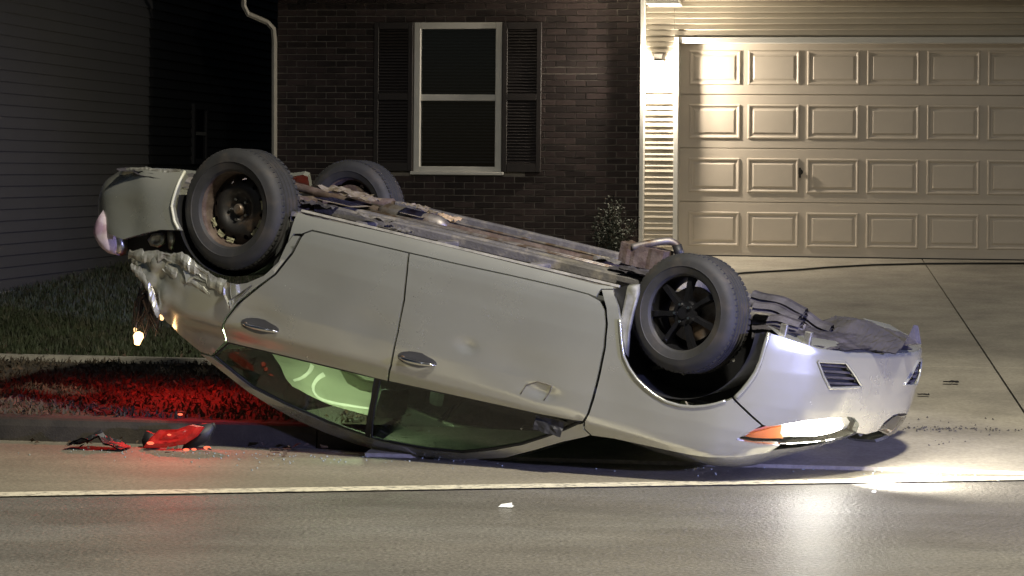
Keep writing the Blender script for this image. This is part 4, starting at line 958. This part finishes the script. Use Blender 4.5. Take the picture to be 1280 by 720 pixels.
# rusty converter and bent pipe standing up behind the front wheel
c = on_cy(806, 325, .02)
P = []
mb = MB(); R0 = crumple(12, 8, .26, .16, .05, 81)
top_ = [[(c[0]+p[0], c[1]+p[1], c[2]-.045-p[2]*.4) for p in row] for row in R0]; bot_ = [[(c[0]+p[0], c[1]+p[1], c[2]+.05+p[2]*.2) for p in row] for row in R0]
mb.grid(np.array(top_)); mb.grid(np.array(bot_)); e_ = lambda T: [T[i][0] for i in range(12)]+[T[11][j] for j in range(1, 8)]+[T[i][7] for i in range(10, -1, -1)]+[T[0][j] for j in range(6, 0, -1)]
mb.grid(np.array([e_(top_)+[top_[0][0]], e_(bot_)+[bot_[0][0]]])); mb.build('catalytic_converter', M_rust, car)
pts = [on_cy(x, y, yy) for x, y, yy in [(790, 314, .10), (806, 310, .08), (824, 307, .05), (836, 306, .02), (846, 311, 0), (851, 322, 0)]]
mb = MB(); mb.tube(catmull(np.array(pts), 5), .020, 8); mb.build('bent_pipe', M_steel, car, smooth=True)
mb = MB(); mb.tube([pts[-2], pts[-1]+np.array([0, 0, .02])], .027, 10); mb.build('rubber_hose_end', M_black, car, smooth=True)
for k, (px, py, yy, w_, h_, m_) in enumerate([(812, 350, .45, .30, .2, M_shred), (790, 346, .3, .22, .2, M_shred), (760, 330, .1, .16, .12, M_under), (428, 246, .35, .26, .26, M_mud), (448, 252, .05, .2, .2, M_mud), (400, 262, .55, .2, .14, M_shred), (385, 258, .6, .14, .12, M_shred), (470, 280, .62, .2, .1, M_under), (535, 268, .0, .14, .16, M_mud), (556, 276, -.05, .16, .18, mat('pale_leaf_debris', (.36, .26, .17), rough=.9, var=.5, vscale=20)),
                                              (520, 262, .12, .14, .12, M_mud), (498, 292, .6, .16, .09, M_under), (640, 316, .3, .2, .05, M_mud)]):
    c = on_cy(px, py, yy); P = crumple(9, 8, w_, h_, min(.06, w_*.28), 100+k); P2 = np.stack([c[0]+P[..., 0], c[1]+P[..., 1], c[2]+.02-P[..., 2]*.9], -1); mb = MB(); mb.grid(P2); edge_ = P2.copy(); edge_[..., 2] = c[2]+.05; mb.grid(edge_); mb.build('caked_debris', m_, car)
# mud flap and flange at the front of the sill
mb = MB(); a_ = [on_cy(x, y, .80) for x, y in [(767, 366), (786, 361), (779, 392), (774, 404)]]; b_ = [p-np.array([0, .03, 0]) for p in a_]; mb.add(a_+b_, [(0, 1, 2, 3), (7, 6, 5, 4), (0, 4, 5, 1), (1, 5, 6, 2), (2, 6, 7, 3), (3, 7, 4, 0)]); mb.build('mud_flap', M_black, car)
a_ = np.array([on_cy(x, y, .79) for x, y in [(787, 360), (800, 360), (800, 372), (794, 393), (788, 420), (786, 452), (779, 440), (777, 410), (782, 385)]]); lump('liner_flange', a_, np.array([0, .035, 0]), mat('grey_flange', (.2, .2, .18), rough=.6, var=.4, vscale=15), car, rings=((1, 0), (.92, 1), (.6, .9)))

# torn under-tray and splash shields over the nose
def tray(name, px_rows, m, seed, amp=.018, n=18, mth=5):
    r = np.random.default_rng(seed); rows = [catmull(np.array([on_cy(x, y, yy) for x, y, yy in row]), 6) for row in px_rows]; L = min(map(len, rows)); rows = [x_[np.linspace(0, len(x_)-1, 40).astype(int)] for x_ in rows]
    R2 = []
    for a_, b_ in zip(rows[:-1], rows[1:]):
        for t in np.linspace(0, 1, mth, endpoint=False): R2.append(a_+(b_-a_)*t)
    R2.append(rows[-1]); A = np.array(R2); ph = r.uniform(0, 6, 8)
    for i in range(A.shape[0]):
        for j in range(A.shape[1]):
            x, y = A[i, j, 0], A[i, j, 1]; A[i, j, 2] += amp*(.5*abs(math.sin(x*17+y*9+ph[0]))+.4*abs(math.sin(y*23-x*7+ph[1]))+.25*abs(math.sin(x*41+ph[2])*math.sin(y*31+ph[3]))-.5)+r.normal(0, amp*.08)
    mb = MB(); mb.grid(A); A2 = A.copy(); A2[..., 2] += .006; mb.grid(A2); return mb.build(name, m, car)
tray('splash_shield', [[(940, 424, .62), (965, 424, .60), (1000, 432, .58), (1030, 440, .50), (1060, 443, .38)], [(940, 398, .35), (970, 402, .35), (1010, 414, .30), (1060, 426, .20), (1100, 438, .10)], [(944, 372, .1), (975, 384, .08), (1030, 404, 0), (1080, 415, -.1), (1142, 440, -.25)]], M_shred, 5)
tray('splash_shield', [[(1020, 426, .30), (1050, 434, .28), (1085, 440, .2), (1120, 444, .1)], [(1030, 405, .0), (1065, 404, -.02), (1100, 416, -.1), (1138, 428, -.2)], [(1045, 398, -.3), (1075, 403, -.32), (1105, 412, -.35), (1135, 424, -.4)]], mat('grey_liner_felt', (.035, .032, .034), rough=.9, var=.35, vscale=9, bump=.004, bscale=80), 6, amp=.022)
mb = MB(); q_ = [on_cy(x, y, yy) for x, y, yy in [(1128, 436, -.1), (1146, 434, -.12), (1142, 411, -.11), (1136, 424, -.10)]]; mb.add(q_+[p+np.array([.02, -.02, 0]) for p in q_], [(0, 1, 2, 3), (7, 6, 5, 4), (0, 4, 5, 1), (1, 5, 6, 2), (2, 6, 7, 3), (3, 7, 4, 0)]); mb.build('torn_shield_tip', M_shred, car)
for k, pxs in enumerate([[(942, 371, .35), (975, 379, .33), (1008, 393, .30)], [(944, 384, .48), (972, 390, .46), (1000, 402, .44)], [(1000, 392, .2), (1018, 404, .2), (1040, 415, .2)], [(962, 402, .6), (985, 404, .58), (1002, 411, .55)]]):
    p_ = catmull(np.array([on_cy(*p) for p in pxs]), 8); A = np.array([[p+np.array([0, o_, .004*math.sin(i*.5+k)+zo]) for i, p in enumerate(p_)] for o_, zo in ((-.05, .01), (-.02, -.015), (.02, -.01), (.05, .015))]); mb = MB(); mb.grid(A); A2 = A.copy(); A2[..., 2] += .02; mb.grid(A2); mb.build('bent_bracket', M_shred, car)
for px, py, yy in [(980, 418, .62), (1010, 428, .56)]:
    c = on_cy(px, py, yy); mb = MB(); mb.box(c[0]-.018, c[0]+.018, c[1]-.02, c[1]+.02, c[2]-.035, c[2]+.05); o = mb.build('clip', M_bare, car); bevel_mesh(o.data, .004)

# black B pillar between the side windows
q = trace([(467.5, 476), (476, 478), (470, 506), (462, 553), (456, 551), (463, 506)])
for q_ in (q, mirror(q)): shell('b_pillar', q_, M_black, car, th=.01, off=-.004, gap=0)
# --- door handles
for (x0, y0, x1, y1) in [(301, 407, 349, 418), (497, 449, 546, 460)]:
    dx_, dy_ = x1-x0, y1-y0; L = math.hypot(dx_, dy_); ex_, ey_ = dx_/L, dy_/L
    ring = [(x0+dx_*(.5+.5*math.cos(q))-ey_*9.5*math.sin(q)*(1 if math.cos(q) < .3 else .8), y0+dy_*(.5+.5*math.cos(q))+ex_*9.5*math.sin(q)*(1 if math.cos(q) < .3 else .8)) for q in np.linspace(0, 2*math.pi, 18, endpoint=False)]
    q = trace(ring); hdl = shell('door_handle', q, mat('recess_shade', (.05, .05, .05), rough=.5), car, th=.004, off=.0015, gap=0, step=.02)  # dark oval on the skin, its colour painting the shade of a recess
    mid = [(x0+dx_*t, y0+dy_*t+1.5) for t in np.linspace(.06, .98, 9)]; q2 = trace(mid); off_ = np.sin(np.linspace(.15, math.pi-.1, 9))*.028+.004
    pts = B(q2[:, 0], q2[:, 1])+Bn(q2[:, 0], q2[:, 1])*off_[:, None]; mb = MB(); mb.tube(pts, [.006, .010, .012, .0125, .0125, .012, .011, .009, .005], 8); mb.build('grip', M_chrome, hdl, smooth=True)
    c_ = B(q2[1, 0], q2[1, 1])+Bn(q2[1, 0], q2[1, 1])*.006; mb = MB(); mb.lathe([(0, .004), (.012, .003), (.014, 0)], 14); mb.v = [(c_[0]+x-.01, c_[1]+y, c_[2]+z) for x, y, z in mb.v]; mb.build('lock', M_steel, hdl)
# dark line traced round the dent in the front door
strip_tube('dent_line', [(651, 497), (658, 486), (672, 482), (690, 487), (686, 497), (680, 505)], .0035, mat('dark_line', (.10, .09, .07), rough=.8), .000)

# --- cabin: door trims, seats, curtain airbag, belts, dome lamp
def cab_box(name, x0, x1, y0, y1, z0, z1, m, bev=.02):
    mb = MB(); mb.box(x0, x1, y0, y1, z0, z1); o = mb.build(name, m, car); bevel_mesh(o.data, bev, 2); return o
for sy in (-1, 1): cab_box('door_trim', -1.05, .92, sy*.74-.015, sy*.74+.015, .25, .93, M_dtrim)
cab_box('dashboard', .62, .95, -.72, .72, .55, .95, M_dtrim, .06); cab_box('parcel_shelf', -1.75, -1.12, -.62, .62, .88, .93, M_dtrim); cab_box('firewall', .955, .985, -.7, .7, .25, .9, M_black, .01)
for sy in (-.36, .36):
    cab_box('front_seat', -.15, .40, sy-.24, sy+.24, .33, .52, M_seat, .06); mb = MB()
    mb.add([(-.16, sy-.24, .45), (.0, sy-.24, .45), (.0, sy+.24, .45), (-.16, sy+.24, .45), (-.40, sy-.21, 1.06), (-.26, sy-.21, 1.06), (-.26, sy+.21, 1.06), (-.40, sy+.21, 1.06)], [(0, 3, 2, 1), (4, 5, 6, 7), (0, 1, 5, 4), (1, 2, 6, 5), (2, 3, 7, 6), (3, 0, 4, 7)]); o = mb.build('seat_back', M_seat, car); bevel_mesh(o.data, .05, 3)
    o = cab_box('headrest', -.43, -.32, sy-.13, sy+.13, 1.08, 1.24, M_seat, .045)
cab_box('rear_seat', -1.05, -.55, -.66, .66, .34, .52, M_seat, .06); mb = MB(); mb.add([(-1.05, -.66, .5), (-.9, -.66, .5), (-.9, .66, .5), (-1.05, .66, .5), (-1.25, -.62, 1.0), (-1.12, -.62, 1.0), (-1.12, .62, 1.0), (-1.25, .62, 1.0)], [(0, 3, 2, 1), (4, 5, 6, 7), (0, 1, 5, 4), (1, 2, 6, 5), (2, 3, 7, 6), (3, 0, 4, 7)]); o = mb.build('seat_back', M_seat, car); bevel_mesh(o.data, .05, 3)
mw = bpy.data.materials.new('airbag_cloth'); mw.use_nodes = True; nn = mw.node_tree.nodes; LL = mw.node_tree.links; nn.clear()
oo = nn.new('ShaderNodeOutputMaterial'); d1 = nn.new('ShaderNodeBsdfDiffuse'); d1.inputs[0].default_value = (.55, .58, .48, 1); t1 = nn.new('ShaderNodeBsdfTranslucent'); t1.inputs[0].default_value = (.62, .66, .52, 1); m1 = nn.new('ShaderNodeMixShader'); m1.inputs[0].default_value = .6
LL.new(d1.outputs[0], m1.inputs[1]); LL.new(t1.outputs[0], m1.inputs[2]); LL.new(m1.outputs[0], oo.inputs[0])
P_air = [(333, 446), (375, 454.5), (421, 466), (467, 479), (466, 500), (460, 531), (440, 526), (405, 514), (375, 502), (356, 492), (350, 482), (342, 464)]
def awarp(P, vv): P = P.copy(); P[:, 1] += -.05+.018*np.sin(P[:, 0]*14+P[:, 2]*9)+.008*np.sin(P[:, 2]*40); return P
M_seam = mw.copy(); M_seam.name = 'airbag_seam'
for nd, cv in (('Translucent BSDF', (.97, .97, .90, 1)), ('Diffuse BSDF', (.9, .9, .85, 1))): M_seam.node_tree.nodes[nd].inputs[0].default_value = cv
M_seam.node_tree.nodes['Mix Shader'].inputs[0].default_value = .95
slits = []
for pts_, wd in (([(381, 464), (377, 472), (369, 480), (358, 484.5)], .010), ([(397, 476), (389, 481), (384.5, 489), (385, 499), (393, 506.5), (410, 512), (432, 516.5), (452, 520)], .010)):
    q = resample(catmull(trace(pts_), 4), .02, closed=False); t_ = np.gradient(q, axis=0); t_ /= np.linalg.norm(t_, axis=1, keepdims=True); n_2 = np.stack([-t_[:, 1], t_[:, 0]], 1)*(wd*np.linspace(1.35, .75, len(q)))[:, None]; slits.append(np.vstack([q+n_2, (q-n_2)[::-1]]))
ab = shell('curtain_airbag', trace(P_air), mw, car, holes=slits, th=.004, off=-.02, gap=0, step=.025, warp=awarp)
for sl_ in slits: shell('seam', sl_, M_seam, ab, th=.001, off=-.021, gap=0, step=.03, warp=awarp)
q = trace([(423, 468), (440, 475), (452, 482), (467, 485), (466, 497), (448, 493), (432, 484)]); o = shell('fold', q, mw, ab, th=.02, off=.0, gap=0, warp=lambda P, vv: P-np.array([0, .02, 0]))
light('dome_lamp', 'POINT', tuple(c2w((-.62, .15, 1.02))), 14.0, (.80, 1.0, .58), shadow_soft_size=.05)
mb = MB(); p_ = [on_cy(*t) for t in [(651, 541, .72), (656, 538, .72), (668, 540, .72), (680, 543, .72), (690, 540, .73)]]; mb.tube(catmull(np.array(p_), 4), .006, 6); mb.build('dangling_wire', M_bare, car, smooth=True)
c = on_cy(686, 535, .78); mb = MB(); R0 = crumple(8, 6, .16, .08, .05, 77); mb.grid(np.array([[(c[0]+p[0], c[1]+p[2]*.6, c[2]+p[1]) for p in row] for row in R0])); mb.build('broken_mirror_mount', M_black, car)

# settle the car on the road
bpy.context.view_layer.update()
zmin = 1e9
for o in car.children_recursive:
    if o.type == 'MESH' and len(o.data.vertices):
        co = np.zeros(len(o.data.vertices)*3, np.float32); o.data.vertices.foreach_get('co', co); Mw = np.array(o.matrix_world); W = co.reshape(-1, 3)@Mw[:3, :3].T+Mw[:3, 3]; k = W[:, 2].min()
        if k < zmin: zmin = k; zo = o.name
print('CAR lowest', zo, zmin)
car.location.z += -zmin+.006

# ================================================================== LOOSE THINGS ON THE GROUND
def thick(P, th): A2 = P.copy(); A2[..., 2] -= th; mb = MB(); mb.grid(P); mb.grid(A2[::-1]); return mb
# glowing red tail-light unit in the gutter
p0 = on_z(221, 564, .0)
tlu = empty('broken_tail_light', tuple(p0), -HA); tag(tlu, 'broken tail light unit glowing red in the gutter by the kerb', 'tail light')
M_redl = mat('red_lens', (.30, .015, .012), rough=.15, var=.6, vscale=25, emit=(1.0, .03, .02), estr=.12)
ring = np.array([(-.19, 0, .0), (-.15, 0, .055), (-.10, 0, .10), (.02, 0, .105), (.10, 0, .135), (.16, 0, .125), (.12, 0, .075), (.05, 0, .03), (-.06, 0, .005)])
ring[:, 2] += .012
lump('lens', ring, np.array([0, -.05, .02]), M_redl, tlu, rings=((1, 0), (.98, .4), (.8, .85), (.5, .7), (.3, 1.0)))
o = tlu.children[-1]; o.data.polygons.foreach_set('use_smooth', [False]*len(o.data.polygons))
r2 = np.array([(.02, .03, .01), (.10, .03, .02), (.17, .03, .06), (.20, .03, .13), (.19, .03, .155), (.12, .03, .15), (.05, .03, .08)]); lump('housing', r2, np.array([0, .06, 0]), M_black, tlu, rings=((1, 0), (1, 1), (.6, 1.3)))
r2 = np.array([(-.21, .05, .0), (-.12, .05, .0), (-.14, .05, .08), (-.20, .05, .10), (-.22, .05, .05)]); lump('broken_backing', r2, np.array([0, .04, 0]), M_black, tlu, rings=((1, 0), (1, 1), (.6, 1.3)))
for k, (x, y, z, rad) in enumerate([(-.13, -.075, .05, .014), (.19, -.05, .03, .014), (.08, -.085, .02, .012), (.12, -.07, .022, .010), (.0, .06, .20, .010), (-.02, -.08, .10, .008)]):
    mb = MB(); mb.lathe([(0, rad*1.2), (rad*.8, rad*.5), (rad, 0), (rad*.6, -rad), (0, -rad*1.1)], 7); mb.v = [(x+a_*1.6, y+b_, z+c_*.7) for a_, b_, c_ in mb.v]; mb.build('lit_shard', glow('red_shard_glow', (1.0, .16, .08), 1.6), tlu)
# dark torn plastic in the gutter
for k, (px, py, w_, h_, lab) in enumerate([(118, 563, .34, .16, 'crumpled black plastic wheel liner lying in the gutter against the kerb'), (1105, 575, .09, .05, 'small dark plastic fragment on the road below the bumper corner')]):
    c = on_z(px, py, 0); P = crumple(14, 8, w_, h_, .11 if k == 0 else .03, 200+k); P[..., 2] = np.maximum(P[..., 2]*np.clip(1.1-np.abs(P[..., 0])/w_*1.9, .1, 1), .0)+.012; mb = thick(P, .008); o = mb.build('plastic_fragment', M_black if k == 0 else M_shred); o.location = tuple(c); o.rotation_euler = (0, 0, -HA); tag(o, lab, 'debris')
# white shard in the lane
c = on_z(632, 633, .004); v = [(-.035, -.02, 0), (.03, -.03, 0), (.04, .02, 0), (-.02, .03, 0), (-.02, -.01, .012), (.03, -.01, .02), (.02, .015, .014)]
o = obj('white_shard', v, [(0, 1, 5, 4), (1, 2, 6, 5), (2, 3, 6), (3, 0, 4), (4, 5, 6), (3, 4, 6), (0, 3, 2, 1)], mat('white_shard_plastic', (.85, .88, .9), rough=.25)); o.location = tuple(c); tag(o, 'small white plastic shard alone on the asphalt lane', 'debris')
o = o.copy(); C.objects.link(o); o.location = tuple(on_z(1092, 615, .004)); o.scale = (.35, .35, .5); tag(o, 'tiny pale chip on the asphalt beside the white line', 'debris')
# dark bits on the driveway
r = random.Random(3)
for k, (px, py, s_, lab) in enumerate([(1188, 481, .05, 'dark leaf like fragment on the driveway apron, larger of two'), (1154, 496, .036, 'dark leaf like fragment on the driveway apron, smaller of two')]):
    u, v = on_drive(px, py); P = crumple(6, 5, s_*2, s_, s_*.5, 300+k); mb = thick(P, .003); o = mb.build('dark_fragment', M_black); o.location = tuple(uv(u, v, drive_z(v)+.006)); tag(o, lab, 'debris')
V = []; Fc = []
for k in range(150):
    px = r.triangular(1095, 1290, 1170); py = 537+r.gauss(0, 1.6) if r.random() < .8 else r.uniform(520, 560); u, v = on_drive(px, py); s_ = r.uniform(.002, .009); p = uv(u, v, drive_z(v)+.002); k0 = len(V)
    a_ = [p+np.array([r.uniform(-1, 1), r.uniform(-1, 1), 0])*s_*1.4 for _ in range(4)]+[p+np.array([r.gauss(0, .4)*s_, 0, s_*1.2])]
    q = r.uniform(0, 6); a_[:4] = [p+np.array([math.cos(q+i*1.57)*s_*r.uniform(.6, 1.5), math.sin(q+i*1.57)*s_*r.uniform(.6, 1.5), 0]) for i in range(4)]; V += a_; Fc += [(k0+i, k0+(i+1) % 4, k0+4) for i in range(4)]
o = obj('gravel', V, Fc, mat('gravel_grit', (.06, .055, .05), rough=.9, var=.5, vscale=40)); tag(o, 'dark grit and gravel along the driveway joint', 'gravel', kind='stuff')

V = []; Fc = []; r = random.Random(21)
for k in range(170):
    if r.random() < .6: u = r.uniform(-2.6, 2.6); v = -abs(r.gauss(0, .16))-.02
    else: u = r.gauss(-1.6, .5); v = -abs(r.gauss(.1, .25))
    s_ = r.uniform(.002, .0055); p = uv(u, v, .006); q = r.uniform(0, 6.28); k0 = len(V)
    for h in (0, s_*1.3): V += [p+np.array([math.cos(q+i*1.57)*s_, math.sin(q+i*1.57)*s_, h]) for i in range(4)]
    Fc += [(k0+4, k0+5, k0+6, k0+7)]+[(k0+i, k0+(i+1) % 4, k0+4+(i+1) % 4, k0+4+i) for i in range(4)]
o = obj('glass_crumbs', V, Fc, mat('safety_glass', (.30, .34, .32), rough=.15, spec=.5)); tag(o, 'crumbs of broken safety glass scattered on the road along the car', 'glass', kind='stuff')
